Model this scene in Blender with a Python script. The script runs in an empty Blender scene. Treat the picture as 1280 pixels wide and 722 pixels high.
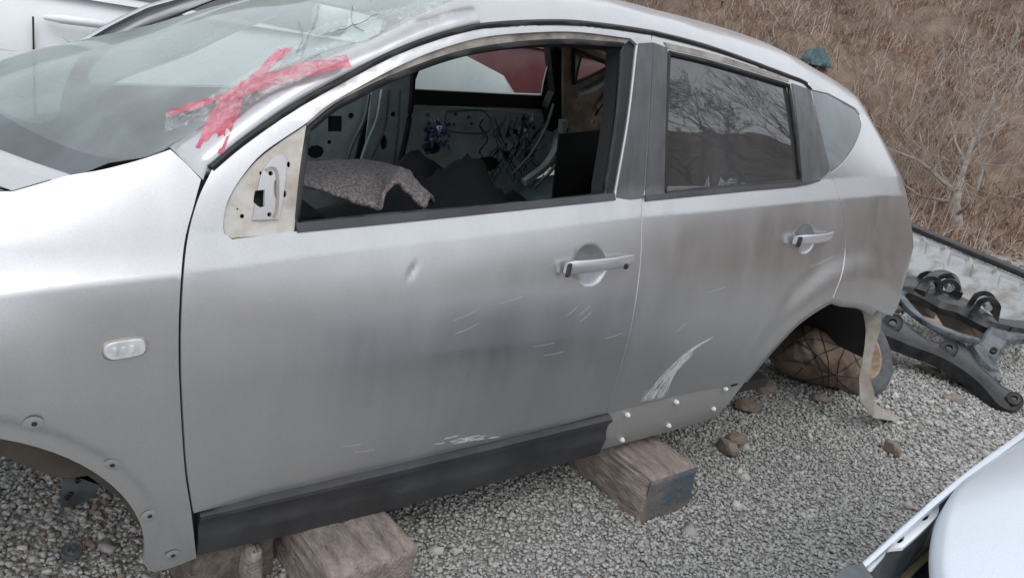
import bpy, math, random
import numpy as np
from mathutils.geometry import delaunay_2d_cdt
from mathutils import Vector, Matrix, noise
random.seed(5); rng = np.random.default_rng(5)
scene = bpy.context.scene
COL = scene.collection
R = math.radians

# ------------------------------------------------------------------ camera
CAM = np.array([5.63653670e-02, -2.17824503e+00, 1.45187210e+00]); YAW, PIT, ROL, FPX = 6.76824515e-01, 3.32373405e-01, 2.00257091e-01, 945.6667
_f = np.array([math.sin(YAW)*math.cos(PIT), math.cos(YAW)*math.cos(PIT), -math.sin(PIT)])
_r = np.cross(_f, [0, 0, 1.]); _r /= np.linalg.norm(_r); _u = np.cross(_r, _f)
CR = _r*math.cos(ROL)+_u*math.sin(ROL); CU = -_r*math.sin(ROL)+_u*math.cos(ROL); CF = _f
cd = bpy.data.cameras.new('camera'); cam = bpy.data.objects.new('camera', cd); COL.objects.link(cam)
cd.sensor_width = 36; cd.lens = FPX/1280*36; cd.clip_start = .02; cd.clip_end = 400
m = Matrix.Identity(4)
for i in range(3):
    m[i][0] = CR[i]; m[i][1] = CU[i]; m[i][2] = -CF[i]; m[i][3] = CAM[i]
cam.matrix_world = m; scene.camera = cam

# ------------------------------------------------------------------ light
scene.view_settings.view_transform = 'Standard'; scene.view_settings.look = 'None'
scene.view_settings.exposure = 0.0; scene.view_settings.gamma = 1.0
W = bpy.data.worlds.new("World"); scene.world = W; W.use_nodes = True
nt = W.node_tree; bg = nt.nodes['Background']
sky = nt.nodes.new('ShaderNodeTexSky'); sky.sky_type = 'NISHITA'; sky.sun_disc = False
SUN_EL, SUN_AZ = 52, 200      # azimuth measured clockwise from +Y
sky.sun_elevation = R(SUN_EL); sky.sun_rotation = R(SUN_AZ); sky.dust_density = 1.5; sky.air_density = 1.0
hs = nt.nodes.new('ShaderNodeHueSaturation'); hs.inputs['Saturation'].default_value = .18
mx = nt.nodes.new('ShaderNodeMix'); mx.data_type = 'RGBA'; mx.inputs[0].default_value = .86
mx.inputs[7].default_value = (9.0, 9.4, 10.0, 1)      # even overcast deck
nt.links.new(sky.outputs[0], hs.inputs['Color']); nt.links.new(hs.outputs[0], mx.inputs[6]); nt.links.new(mx.outputs[2], bg.inputs[0])
bg.inputs[1].default_value = .145
sd = bpy.data.lights.new('sun', 'SUN'); sd.energy = .75; sd.angle = R(40); sd.color = (1, .965, .92)
so = bpy.data.objects.new('sun', sd); COL.objects.link(so)
az, el = R(SUN_AZ), R(SUN_EL)
so.rotation_euler = Vector((math.sin(az)*math.cos(el), math.cos(az)*math.cos(el), math.sin(el))).to_track_quat('Z', 'Y').to_euler()

GZ = .14   # level of the gravel
# ------------------------------------------------------------------ maths
def rayd(u, v): return CF*FPX + CR*(u-640) - CU*(v-361)
def atz(u, v, z):
    d = rayd(u, v); return CAM + d*((z-CAM[2])/d[2])
def aty(u, v, y):
    d = rayd(u, v); return CAM + d*((y-CAM[1])/d[1])
def atx(u, v, x):
    d = rayd(u, v); return CAM + d*((x-CAM[0])/d[0])
def proj(P):
    d = np.asarray(P)-CAM; z = d@CF
    return np.stack([640+FPX*(d@CR)/z, 361-FPX*(d@CU)/z], -1)
def lerp(x, xs, ys): return np.interp(x, xs, ys)
def sst(x, a, b):
    t = np.clip((x-a)/(b-a), 0, 1); return t*t*(3-2*t)

# ------------------------------------------------------------------ the body surface of the crossover:  (s, v) -> left half-width y, height z
def zcrease(x): return lerp(x, [-.8, -.3, .05, .112, .222, .382, .48, .57, .965, 1.235, 1.50, 1.81, 2.4, 2.7, 3.2], [.80, .862, .897, .906, .920, .934, .942, .952, .986, 1.011, 1.039, 1.061, 1.108, 1.13, 1.14])
def zgut(x): return lerp(x, [.2, .412, .50, .60, .709, .818, .966, 1.088, 1.272, 1.485, 1.736, 2.037, 2.3, 2.6, 3.2], [1.0, 1.124, 1.165, 1.21, 1.262, 1.33, 1.40, 1.44, 1.475, 1.49, 1.487, 1.466, 1.445, 1.40, 1.3])
def ygut(x): return lerp(x, [.2, .412, .7, 1.0, 1.5, 2.0, 2.3, 2.7, 3.2], [.77, .755, .73, .71, .69, .68, .67, .65, .63])
def xend(z): return lerp(z, [.25, .45, .66, .8, .95, 1.10, 1.25, 1.376, 1.48, 1.55], [3.00, 3.05, 3.10, 3.15, 3.16, 3.07, 3.00, 2.96, 2.90, 2.84])
CUPS = [[0, 0, .055], [0, 0, .052]]; CUPON = [False]
ROOFP = np.array([[0, 40], [.03, 48], [.07, 66], [.13, 80], [.3, 86], [.7, 90]])
def planW(x): return .893 - .09*np.clip(.3-x, 0, 9)**2 - .012*np.clip(x-2.6, 0, 1)**2
def flare(x, z):
    r = np.hypot(x-2.6, z-.36); b = .020*(1-sst(r, .50, .60))
    r = np.hypot(x+.04, z-.32); b = b + .012*(1-sst(r, .42, .62)) - .007*(1-sst(r, .400, .422))
    return b
def yside(x, z):
    zc = zcrease(x); Wm = planW(x); am = lerp(x, [.4, .8, 1.2, 2.0], [.038, .058, .066, .070])
    if z < .72: y = Wm - .055*((.72-z)/.42)**2
    elif z < zc: y = Wm - am*((z-.72)/(zc-.72))**1.65
    else:
        
        zg = zgut(x); bw = lerp(x, [.5, 1.0, 1.5], [.058, .064, .062]); bw = min(bw, .5*max(zg-zc, .02)); yb = Wm-am-.50*bw
        if z < zc+bw: y = Wm-am-.50*(z-zc)
        else: t = (z-zc-bw)/max(zg-zc-bw, .05); y = yb - (yb-ygut(x))*(.70*t+.30*t*t)
    y += flare(x, z)
    for cx, cz, cr in (CUPS if CUPON[0] else ()):
        q = ((x-cx)/cr)**2+((z-cz)/(cr*.92))**2
        if q < 1: y -= .021*(1-q)
    # rear door: shallow dent reflections
    y -= .002*math.exp(-((x-1.9)/.16)**2-((z-.74)/.09)**2)
    y -= .0035*math.exp(-((x-2.3)/.10)**2-((z-.83)/.07)**2)
    y -= .0014*math.exp(-((x-.845-.5*(z-.922))/.008)**2-((z-.922)/.016)**2)
    y += .0012*math.sin(7*x+4*z)*math.sin(9*z+2)
    return y
def body(s, v, off=0):
    """outer skin, left side (y negative)"""
    x = s
    vv = min(v, 1.6)
    zg = zgut(min(s, 3.0))
    z = v if v <= zg else zg
    x0 = xend(min(v, zg+.02))-.22
    cy = 0; xx = s
    if s > x0:
        a = min((s-x0)/.25, 1.5); xx = x0+.25*math.sin(a); cy = .35*(1-math.cos(a))
    y = yside(s, z); 
    if v > zg:
        w = v-zg; n = max(2, int(w/.02)+1); yy, zz = y, zg
        for i in range(n):
            ph = R(lerp((i+.5)*w/n/(1+.75*sst(s, 1.6, 2.5)), ROOFP[:, 0], ROOFP[:, 1])); yy -= math.sin(ph)*w/n; zz += math.cos(ph)*w/n
        cy *= max(0, yy/y); y, z = yy, zz
    y -= cy
    return np.array([xx, -y, z])
def fender(s, v, off=0):
    x = s
    if v <= .74: return np.array([x, -yside(x, v), v])
    y = yside(x, .74); z = .74; w = v-.74; n = max(1, int(w/.008)+1)
    f = sst(x, -.35, .40); vc = zcrease(x)+.003
    K = [-.20, -.10, -.004, .004, .03, .065, .10, .16, .23, .32]; A = [0, 6, 14, 31, 28, 24, 33+(26-33)*f, 60+(28-60)*f, 80+(31-80)*f, 88+(36-88)*f]
    for i in range(n):
        ph = R(lerp(.74+(i+.5)*w/n-vc, K, A)); y -= math.sin(ph)*w/n; z += math.cos(ph)*w/n
    y += flare(x, z)-flare(x, .74)
    return np.array([x, -y, z])
def solve(u, v, fn):
    g = aty(u, v, -.84); q = np.array([g[0], g[2]])
    if fn is fender and g[2] > .95: q[1] = .95+(g[2]-.95)*1.5
    for it in range(25):
        p0 = proj(fn(*q)); e = np.array([u, v])-p0
        if abs(e).max() < .05: break
        h = 2e-3
        J = np.array([(proj(fn(q[0]+h, q[1]))-p0)/h, (proj(fn(q[0], q[1]+h))-p0)/h]).T
        try: d = np.linalg.solve(J, e)
        except Exception: break
        n = np.abs(d).max()
        if n > .12: d *= .12/n
        q = q+d
    return q
def out_(n): return -n if n[1]-.7*n[2] > 0 else n
def nrm(fn, s, v, h=.004):
    a = fn(s+h, v)-fn(s-h, v); b = fn(s, v+h)-fn(s, v-h); n = np.cross(a, b); n /= (np.linalg.norm(n)+1e-12)
    return n

# ------------------------------------------------------------------ curves
def spline(pts, step):
    """pts: (a,b) smooth or (a,b,1) corner; open curve, Catmull-Rom between the corners"""
    out = []; n = len(pts); P = [np.array(p[:2], float) for p in pts]; C = [len(p) > 2 or i in (0, n-1) for i, p in enumerate(pts)]
    for i in range(n-1):
        p1, p2 = P[i], P[i+1]
        p0 = P[i-1] if not C[i] else 2*p1-p2
        p3 = P[i+2] if not C[i+1] else 2*p2-p1
        k = max(1, int(np.linalg.norm(p2-p1)/step+.5))
        for j in range(k):
            t = j/k
            out.append(.5*((2*p1)+(p2-p0)*t+(2*p0-5*p1+4*p2-p3)*t*t+(3*p1-p0-3*p2+p3)*t**3))
    out.append(P[-1]); return out
def px(pts, fn=body, step=9):
    """closed or open pixel curve -> param curve on the surface fn"""
    return [solve(a[0], a[1], fn) for a in spline(pts, step)]
def par(pts, step=.03): return spline(pts, step)
def inside(P, poly):
    poly = np.asarray(poly); x, y = P[:, 0], P[:, 1]; c = np.zeros(len(P), bool); j = len(poly)-1
    for i in range(len(poly)):
        xi, yi = poly[i]; xj, yj = poly[j]
        if yi != yj: c ^= ((yi > y) != (yj > y)) & (x < (xj-xi)*(y-yi)/(yj-yi)+xi)
        j = i
    return c
def dedup(L):
    o = [L[0]]
    for p in L[1:]:
        if np.linalg.norm(np.asarray(p)-o[-1]) > 1e-4: o.append(np.asarray(p))
    if np.linalg.norm(o[0]-o[-1]) < 1e-4: o.pop()
    return [np.asarray(q) for q in o]
def area(L): L = np.asarray(L); return .5*np.sum(L[:, 0]*np.roll(L[:, 1], -1)-np.roll(L[:, 0], -1)*L[:, 1])
def inset(L, d):
    L = np.asarray(dedup(L)); s = 1 if area(L) > 0 else -1
    t = np.roll(L, -1, 0)-L; t /= np.linalg.norm(t, axis=1)[:, None]+1e-12; n = np.stack([-t[:, 1], t[:, 0]], 1)*s
    b = n+np.roll(n, 1, 0); b /= np.linalg.norm(b, axis=1)[:, None]+1e-9
    c = np.clip(np.sum(b*n, 1), .4, 1)
    return [q for q in (L + b*(d/c)[:, None])]

# ------------------------------------------------------------------ object helpers
def link(name, mesh, mat=None, parent=None, smooth=False):
    o = bpy.data.objects.new(name, mesh); COL.objects.link(o)
    if mat is not None: mesh.materials.append(mat)
    if parent is not None: o.parent = parent; 
    if smooth: mesh.polygons.foreach_set('use_smooth', [True]*len(mesh.polygons))
    return o
def local(parent, V):
    """world points -> local to the thing's empty (empties are only translated)"""
    V = np.asarray(V, float)
    off = np.zeros(3); p = parent
    while p is not None: off += np.array(p.location); p = p.parent
    return V-off
def mk(name, V, F, mat, parent=None, smooth=False, normals=None, sharp=None):
    me = bpy.data.meshes.new(name); me.from_pydata([tuple(map(float, v)) for v in local(parent, V)], [], [tuple(int(i) for i in f) for f in F]); me.update()
    o = link(name, me, mat, parent, smooth)
    if normals is not None:
        me.normals_split_custom_set([normals[me.loops[l].vertex_index] if normals[me.loops[l].vertex_index] is not None else (0, 0, 0) for l in range(len(me.loops))])
    elif smooth and sharp: me.set_sharp_from_angle(angle=R(sharp))
    return o
def thing(name, label, cat, loc, group=None):
    o = bpy.data.objects.new(name, None); COL.objects.link(o); o.location = loc; o.empty_display_size = .2
    tag(o, label, cat, group); return o
def tag(o, label=None, cat=None, group=None, kind=None):
    if label: o['label'] = label
    if cat: o['category'] = cat
    if group: o['group'] = group
    if kind: o['kind'] = kind
    return o
class MB:
    def __init__(s): s.V = []; s.F = []
    def add(s, V, F):
        n = len(s.V); s.V += [tuple(map(float, v)) for v in V]; s.F += [tuple(i+n for i in f) for f in F]
    def box(s, c, h, rot=None, bev=.0, jit=0):
        c = np.array(c, float); h = np.array(h, float); Rm = np.eye(3) if rot is None else rot
        if bev <= 0:
            V = [Rm@(h*np.array([i, j, k]))+c for i in (-1, 1) for j in (-1, 1) for k in (-1, 1)]
            if jit: V = [v+rng.normal(0, jit, 3) for v in V]
            s.add(V, [(0, 1, 3, 2), (4, 6, 7, 5), (0, 4, 5, 1), (2, 3, 7, 6), (0, 2, 6, 4), (1, 5, 7, 3)]); return
        V = []; idx = {}
        for i in (-1, 1):
            for j in (-1, 1):
                for k in (-1, 1):
                    for ax in range(3):
                        q = np.array([i, j, k], float)*(h-bev); q[ax] += (i, j, k)[ax]*bev
                        idx[i, j, k, ax] = len(V); V.append(Rm@(q+rng.normal(0, jit, 3) if jit else q)+c)
        Fc = []
        for ax in range(3):
            a, b = [(1, 2), (2, 0), (0, 1)][ax]
            for sg in (-1, 1):
                f = []
                for p, q in ((-1, -1), (1, -1), (1, 1), (-1, 1)):
                    k = [0, 0, 0]; k[ax] = sg; k[a] = p; k[b] = q; f.append(idx[(*k, ax)])
                Fc.append(f if sg > 0 else f[::-1])
            for p in (-1, 1):
                for q in (-1, 1):
                    e = []
                    for t in (-1, 1):
                        k = [0, 0, 0]; k[ax] = t; k[a] = p; k[b] = q; e.append((idx[(*k, a)], idx[(*k, b)]))
                    f = [e[0][0], e[1][0], e[1][1], e[0][1]]; Fc.append(f if p*q < 0 else f[::-1])
        for i in (-1, 1):
            for j in (-1, 1):
                for k in (-1, 1):
                    f = [idx[i, j, k, 0], idx[i, j, k, 1], idx[i, j, k, 2]]; Fc.append(f if i*j*k > 0 else f[::-1])
        s.add(V, Fc)
    def tube(s, P, rad, n=8, flat=1.0, up=(0, 0, 1), cap=True, power=1):
        P = [np.array(p, float) for p in P]; k = len(P); rad = [rad]*k if np.isscalar(rad) else rad; V = []
        up = np.array(up, float)
        for i in range(k):
            t = P[min(i+1, k-1)]-P[max(i-1, 0)]; t /= np.linalg.norm(t)+1e-12
            a = np.cross(up, t); 
            if np.linalg.norm(a) < 1e-3: a = np.cross([1, 0, 0.1], t)
            a /= np.linalg.norm(a); b = np.cross(t, a)
            for j in range(n):
                th = 2*math.pi*j/n+math.pi/n; c, d = math.cos(th), math.sin(th)
                if power != 1: c = math.copysign(abs(c)**power, c); d = math.copysign(abs(d)**power, d)
                V.append(P[i]+a*c*rad[i]+b*d*rad[i]*flat)
        F = [(i*n+j, i*n+(j+1) % n, (i+1)*n+(j+1) % n, (i+1)*n+j) for i in range(k-1) for j in range(n)]
        if cap: F += [tuple(range(n))[::-1], tuple((k-1)*n+j for j in range(n))]
        s.add(V, F)
    def build(s, name, mat, parent=None, smooth=False, sharp=35): return mk(name, s.V, s.F, mat, parent, smooth, sharp=sharp if smooth else None)

def sheet(name, outline, mat, parent, fn=body, holes=(), step=.03, off=0.0, thick=.012, mirror=False, extra=(), gap=.0, relief=None, smooth=True):
    """a panel cut from the surface fn inside a param outline, with a turned-in edge"""
    out = inset(outline, gap) if gap else dedup(outline)
    hs_ = [dedup(h) for h in holes]
    loops = [out]+hs_
    pts = []; edges = []
    for L in loops:
        n0 = len(pts); pts += [tuple(p) for p in L]; edges += [(n0+i, n0+(i+1) % len(L)) for i in range(len(L))]
    A = np.asarray(out); lo, hi = A.min(0), A.max(0)
    gx = np.arange(lo[0]+step*.5, hi[0], step); gy = np.arange(lo[1]+step*.5, hi[1], step)
    G = np.array([(a+(step*.5 if j % 2 else 0), b) for j, b in enumerate(gy) for a in gx]).reshape(-1, 2)
    if len(extra): G = np.vstack([G, np.asarray(extra).reshape(-1, 2)])
    if len(G):
        keep = inside(G, out)
        for h in hs_: keep &= ~inside(G, h)
        G = G[keep]
        B = np.asarray(pts)
        if len(G):
            d = np.sqrt(((G[:, None]-B[None])**2).sum(-1)).min(1); G = G[d > .3*min(step, .02)]
    allp = [Vector(p) for p in pts]+[Vector(g) for g in G]
    r = delaunay_2d_cdt(allp, edges, [], 0, 1e-6)
    v2, f2 = r[0], r[2]; P2 = np.array([tuple(v) for v in v2])
    T = np.array([tuple(f) for f in f2 if len(f) == 3]); cen = P2[T].mean(1)
    k = inside(cen, out)
    for h in hs_: k &= ~inside(cen, h)
    T = T[k]
    sg = -1 if mirror else 1
    P3 = []; N3 = []
    for (a, b) in P2:
        n = nrm(fn, a, b)
        if fn in (body, fender): n = out_(n)
        q = fn(a, b)-n*off
        if relief: q = q+n*relief(a, b)
        P3.append(q); N3.append(n)
    P3 = np.array(P3); N3 = np.array(N3)
    # orientation
    a, b, c = P3[T[0, 0]], P3[T[0, 1]], P3[T[0, 2]]
    flip = np.dot(np.cross(b-a, c-a), N3[T[0, 0]]) < 0
    F = [tuple(t[::-1]) if flip else tuple(t) for t in T]
    V = list(P3); Nn = list(N3)
    if thick > 0:
        cnt = {}
        for f in F:
            for i in range(3):
                e = (f[i], f[(i+1) % 3]); cnt[e] = 1
        for (i, j) in list(cnt):
            if (j, i) not in cnt:
                k0 = len(V); fnm = np.cross(P3[j]-P3[i], -N3[i]); fnm /= np.linalg.norm(fnm)+1e-12; fnm=-fnm
                V += [P3[i], P3[j], P3[j]-N3[j]*thick, P3[i]-N3[i]*thick]; e1 = fnm
                Nn += [(fnm+N3[i]), (fnm+N3[j]), fnm, fnm]
                F.append((k0+1, k0, k0+3, k0+2))
    V = np.array(V); Nn = np.array(Nn); Nn /= np.linalg.norm(Nn, axis=1)[:, None]+1e-12
    if mirror:
        V = V*[1, -1, 1]; Nn = Nn*[1, -1, 1]; F = [tuple(f[::-1]) for f in F]
    return mk(name, V, F, mat, parent, smooth, normals=None if (relief or not smooth) else [tuple(n) for n in Nn])
def ribbon(mb, P, w, nfn=None, th=.004):
    """flat strip along 3D points, lying in the local surface (normal list)"""
    n = len(P); V = []; 
    for i in range(n):
        t = P[min(i+1, n-1)]-P[max(i-1, 0)]; t = t/(np.linalg.norm(t)+1e-9); N = nfn[i]; b = np.cross(N, t)
        ww = w[i] if not np.isscalar(w) else w
        V += [P[i]-b*ww/2, P[i]+b*ww/2, P[i]+b*ww/2-N*th, P[i]-b*ww/2-N*th]
    F = []
    for i in range(n-1):
        for j in range(4): F.append((i*4+j, i*4+(j+1) % 4, i*4+4+(j+1) % 4, i*4+4+j))
    F += [(3, 2, 1, 0), tuple((n-1)*4+j for j in range(4))]
    mb.add(V, [f[::-1] for f in F])
def onsurf(L, fn=body, off=0.0):
    P = []; N = []
    for s, v in L:
        n = nrm(fn, s, v)
        n = out_(n)
        P.append(fn(s, v)+n*off); N.append(n)
    return P, N

# ------------------------------------------------------------------ materials
def mat(name, col=(.5, .5, .5), rough=.5, metal=0.0, var=None, vs=8, bump=0, bs=40, coat=0, spec=.5, rvar=0, col2=None, lo=.35, hi=.65, detail=6, stretch=None):
    M = bpy.data.materials.new(name); M.use_nodes = True; t = M.node_tree; b = t.nodes['Principled BSDF']
    b.inputs['Base Color'].default_value = (*col, 1); b.inputs['Roughness'].default_value = rough; b.inputs['Metallic'].default_value = metal
    b.inputs['Coat Weight'].default_value = coat; b.inputs['Coat Roughness'].default_value = .12; b.inputs['Specular IOR Level'].default_value = spec
    tc = t.nodes.new('ShaderNodeTexCoord'); src = tc.outputs['Object']
    if stretch:
        mp = t.nodes.new('ShaderNodeMapping'); mp.inputs['Scale'].default_value = stretch; t.links.new(src, mp.inputs[0]); src = mp.outputs[0]
    if var is not None or col2 is not None:
        c2 = col2 or tuple(c*var for c in col)
        nz = t.nodes.new('ShaderNodeTexNoise'); nz.inputs['Scale'].default_value = vs; nz.inputs['Detail'].default_value = detail; nz.inputs['Roughness'].default_value = .6
        rp = t.nodes.new('ShaderNodeValToRGB'); rp.color_ramp.elements[0].position = lo; rp.color_ramp.elements[1].position = hi
        rp.color_ramp.elements[0].color = (*col, 1); rp.color_ramp.elements[1].color = (*c2, 1)
        t.links.new(src, nz.inputs['Vector']); t.links.new(nz.outputs[0], rp.inputs[0]); t.links.new(rp.outputs[0], b.inputs['Base Color'])
        if rvar:
            mr = t.nodes.new('ShaderNodeMapRange'); mr.inputs[3].default_value = rough-rvar; mr.inputs[4].default_value = rough+rvar
            mr.inputs[1].default_value = .3; mr.inputs[2].default_value = .7
            t.links.new(nz.outputs[0], mr.inputs[0]); t.links.new(mr.outputs[0], b.inputs['Roughness'])
    if bump:
        n2 = t.nodes.new('ShaderNodeTexNoise'); n2.inputs['Scale'].default_value = bs; n2.inputs['Detail'].default_value = 5
        bp = t.nodes.new('ShaderNodeBump'); bp.inputs['Strength'].default_value = bump; bp.inputs['Distance'].default_value = .01
        t.links.new(src, n2.inputs['Vector']); t.links.new(n2.outputs[0], bp.inputs['Height']); t.links.new(bp.outputs[0], b.inputs['Normal'])
    return M
def paint(name, col, dust=(.33, .31, .285), amount=.5, metal=.75, rough=.34):
    """metallic paint under a film of dust: blotches, vertical run marks, dust clinging low on the panel"""
    M = bpy.data.materials.new(name); M.use_nodes = True; t = M.node_tree; N = t.nodes; L = t.links; b = N['Principled BSDF']
    tc = N.new('ShaderNodeTexCoord')
    def noise_(scale, mp=None, det=6, rg=.6):
        n = N.new('ShaderNodeTexNoise'); n.inputs['Scale'].default_value = scale; n.inputs['Detail'].default_value = det; n.inputs['Roughness'].default_value = rg
        if mp:
            q = N.new('ShaderNodeMapping'); q.inputs['Scale'].default_value = mp; L.new(tc.outputs['Object'], q.inputs[0]); L.new(q.outputs[0], n.inputs['Vector'])
        else: L.new(tc.outputs['Object'], n.inputs['Vector'])
        return n.outputs[0]
    def rng_(v, a, b_, c, d):
        r = N.new('ShaderNodeMapRange'); r.inputs[1].default_value = a; r.inputs[2].default_value = b_; r.inputs[3].default_value = c; r.inputs[4].default_value = d; L.new(v, r.inputs[0]); return r.outputs[0]
    def mth(op, a, b_):
        n = N.new('ShaderNodeMath'); n.operation = op; n.use_clamp = True
        for i, q in enumerate((a, b_)):
            if isinstance(q, (int, float)): n.inputs[i].default_value = q
            else: L.new(q, n.inputs[i])
        return n.outputs[0]
    big = rng_(noise_(1.6), .35, .7, 0, .35)
    runs = rng_(noise_(1.0, (14, 14, 1.2), 3), .38, .8, 0, .40)
    fine = rng_(noise_(55, None, 4), .4, .8, 0, .10)
    wipe = rng_(noise_(1.0, (2.0, 2.0, 9), 2), .40, .8, 0, .15)
    sep = N.new('ShaderNodeSeparateXYZ'); L.new(tc.outputs['Object'], sep.inputs[0])
    low = rng_(sep.outputs[2], .6, .2, 0, .25)
    d = mth('ADD', mth('ADD', big, runs), mth('ADD', wipe, low))
    d = mth('MULTIPLY', d, amount)
    mc = N.new('ShaderNodeMix'); mc.data_type = 'RGBA'; L.new(d, mc.inputs[0]); mc.inputs[6].default_value = (*col, 1); mc.inputs[7].default_value = (*dust, 1)
    L.new(mc.outputs[2], b.inputs['Base Color'])
    L.new(rng_(d, 0, 1, metal, .0), b.inputs['Metallic'])
    L.new(rng_(d, 0, 1, rough, .75), b.inputs['Roughness'])
    b.inputs['Coat Weight'].default_value = .35; b.inputs['Coat Roughness'].default_value = .10
    L.new(rng_(d, 0, .7, .38, .0), b.inputs['Coat Weight'])
    fk = N.new('ShaderNodeTexNoise'); fk.inputs['Scale'].default_value = 420; fk.inputs['Detail'].default_value = 2; L.new(tc.outputs['Object'], fk.inputs['Vector'])
    hv = N.new('ShaderNodeHueSaturation'); L.new(mc.outputs[2], hv.inputs['Color']); L.new(rng_(fk.outputs[0], .3, .7, .94, 1.06), hv.inputs['Value']); L.new(hv.outputs[0], b.inputs['Base Color'])
    fl = N.new('ShaderNodeTexNoise'); fl.inputs['Scale'].default_value = 3.2; fl.inputs['Detail'].default_value = 2; L.new(tc.outputs['Object'], fl.inputs['Vector'])
    bp = N.new('ShaderNodeBump'); bp.inputs['Strength'].default_value = .12; bp.inputs['Distance'].default_value = .012; L.new(fl.outputs[0], bp.inputs['Height']); L.new(bp.outputs[0], b.inputs['Normal'])
    return M
def glassm(name, tint, dustcol=(.4, .42, .42), dust=.1, rough=.02, ior=1.5, boost=1.0):
    M = bpy.data.materials.new(name); M.use_nodes = True; t = M.node_tree; N = t.nodes; L = t.links; N.remove(N['Principled BSDF'])
    out = N['Material Output']; tr = N.new('ShaderNodeBsdfTransparent'); tr.inputs[0].default_value = (*tint, 1)
    gl = N.new('ShaderNodeBsdfGlossy'); gl.inputs['Roughness'].default_value = rough; gl.inputs[0].default_value = (1, 1, 1, 1)
    fr = N.new('ShaderNodeFresnel')
    ge = N.new('ShaderNodeNewGeometry'); mi = N.new('ShaderNodeMath'); mi.operation = 'MULTIPLY_ADD'; mi.inputs[1].default_value = 1/ior-ior; mi.inputs[2].default_value = ior
    L.new(ge.outputs['Backfacing'], mi.inputs[0]); L.new(mi.outputs[0], fr.inputs[0])      # a thin pane reflects alike from both sides
    a = N.new('ShaderNodeMixShader'); L.new(fr.outputs[0], a.inputs[0]); L.new(tr.outputs[0], a.inputs[1]); L.new(gl.outputs[0], a.inputs[2])
    df = N.new('ShaderNodeBsdfDiffuse'); df.inputs[0].default_value = (*dustcol, 1)
    tc = N.new('ShaderNodeTexCoord'); nz = N.new('ShaderNodeTexNoise'); nz.inputs['Scale'].default_value = 5; nz.inputs['Detail'].default_value = 7
    mp = N.new('ShaderNodeMapping'); mp.inputs['Scale'].default_value = (1, 1, .5); L.new(tc.outputs['Object'], mp.inputs[0]); L.new(mp.outputs[0], nz.inputs['Vector'])
    r = N.new('ShaderNodeMapRange'); r.inputs[1].default_value = .3; r.inputs[2].default_value = .75; r.inputs[3].default_value = dust*.6; r.inputs[4].default_value = min(1, dust*1.5); L.new(nz.outputs[0], r.inputs[0])
    c = N.new('ShaderNodeMixShader'); L.new(r.outputs[0], c.inputs[0]); L.new(a.outputs[0], c.inputs[1]); L.new(df.outputs[0], c.inputs[2]); L.new(c.outputs[0], out.inputs[0])
    return M

M = {}
M['silver'] = paint('silver paint', (.525, .532, .545), amount=.28, metal=.95, rough=.27, dust=(.24, .23, .22))
M['silver_dirty'] = paint('dull silver paint', (.50, .505, .515), amount=.6, dust=(.26, .24, .22))
M['white'] = paint('white car paint', (.80, .82, .85), dust=(.55, .54, .52), amount=.25, metal=0, rough=.3)
M['pale'] = paint('pale silver paint', (.60, .655, .715), dust=(.55, .55, .55), amount=.22, metal=.35, rough=.36)
M['black_trim'] = mat('worn black plastic trim', (.022, .023, .026), .42, var=2.4, vs=6, bump=.15, bs=180, rvar=.1)
M['pillar'] = mat('grey satin pillar film', (.10, .10, .108), .42, var=.7, vs=5, rvar=.1, stretch=(8, 8, 1))
M['rubber'] = mat('black rubber seal', (.014, .014, .016), .55)
M['stain'] = mat('bare stained door frame', (.36, .33, .29), .5, .25, col2=(.13, .11, .095), vs=14, bump=.2)
M['cream'] = mat('sun-yellowed bare paint', (.50, .48, .44), .5, .1, col2=(.28, .22, .165), vs=11, lo=.45, hi=.72, bump=.15)
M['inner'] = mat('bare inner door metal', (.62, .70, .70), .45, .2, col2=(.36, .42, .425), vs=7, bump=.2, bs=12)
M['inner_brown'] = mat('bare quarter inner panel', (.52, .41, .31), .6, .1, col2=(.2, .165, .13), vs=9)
M['dark'] = mat('dark metal and cavity shade', (.02, .02, .021), .7)  # near-black; in gaps and behind holes this colour stands in for shade
M['fabric'] = mat('crumpled black cloth', (.020, .020, .024), .9, bump=.5, bs=60)
M['chrome'] = mat('grey metal catch', (.45, .46, .47), .3, .9)
M['lens'] = mat('clear side repeater', (.62, .64, .65), .15, .2, col2=(.45, .45, .44), vs=60, coat=.6)
M['glass_tint'] = glassm('dark tinted glass', (.018, .02, .02), (.36, .37, .39), dust=.11, rough=.02, ior=2.0)
M['glass_clear'] = glassm('dusty clear glass', (.52, .58, .56), dust=.12)
M['glass_q'] = glassm('dusty grey quarter glass', (.07, .08, .09), (.34, .38, .41), dust=.42, rough=.08)
M['glass_w'] = glassm('dusty green windscreen', (.60, .72, .69), (.42, .47, .47), dust=.38, rough=.06)
M['frit'] = glassm('blackened windscreen border', (.05, .055, .06), (.30, .33, .36), dust=.42, rough=.08)
M['wood'] = mat('weathered timber', (.33, .275, .245), .92, col2=(.15, .12, .105), vs=5, bump=.9, bs=20, stretch=(7, 2.2, 7), lo=.38, hi=.68, detail=12)
M['wood_dark'] = mat('darker brown timber', (.17, .14, .12), .92, col2=(.08, .065, .055), vs=6, bump=.9, bs=22, stretch=(7, 2.2, 7), lo=.38, hi=.68, detail=10)  # darker tone of the timber, used for the front block
M['woodend'] = mat('sawn timber end', (.20, .165, .145), .9, col2=(.085, .11, .125), vs=7, bump=.6, bs=50, lo=.42, hi=.6)
M['foam'] = mat('white clip remains', (.75, .75, .72), .7)
M['scrape'] = mat('scraped paint', (.62, .62, .60), .7, col2=(.42, .42, .41), vs=90)
M['felt'] = None
M['concrete'] = mat('weathered brown rock', (.26, .21, .175), .9, col2=(.14, .11, .09), vs=12, bump=.6, bs=30)
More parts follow.
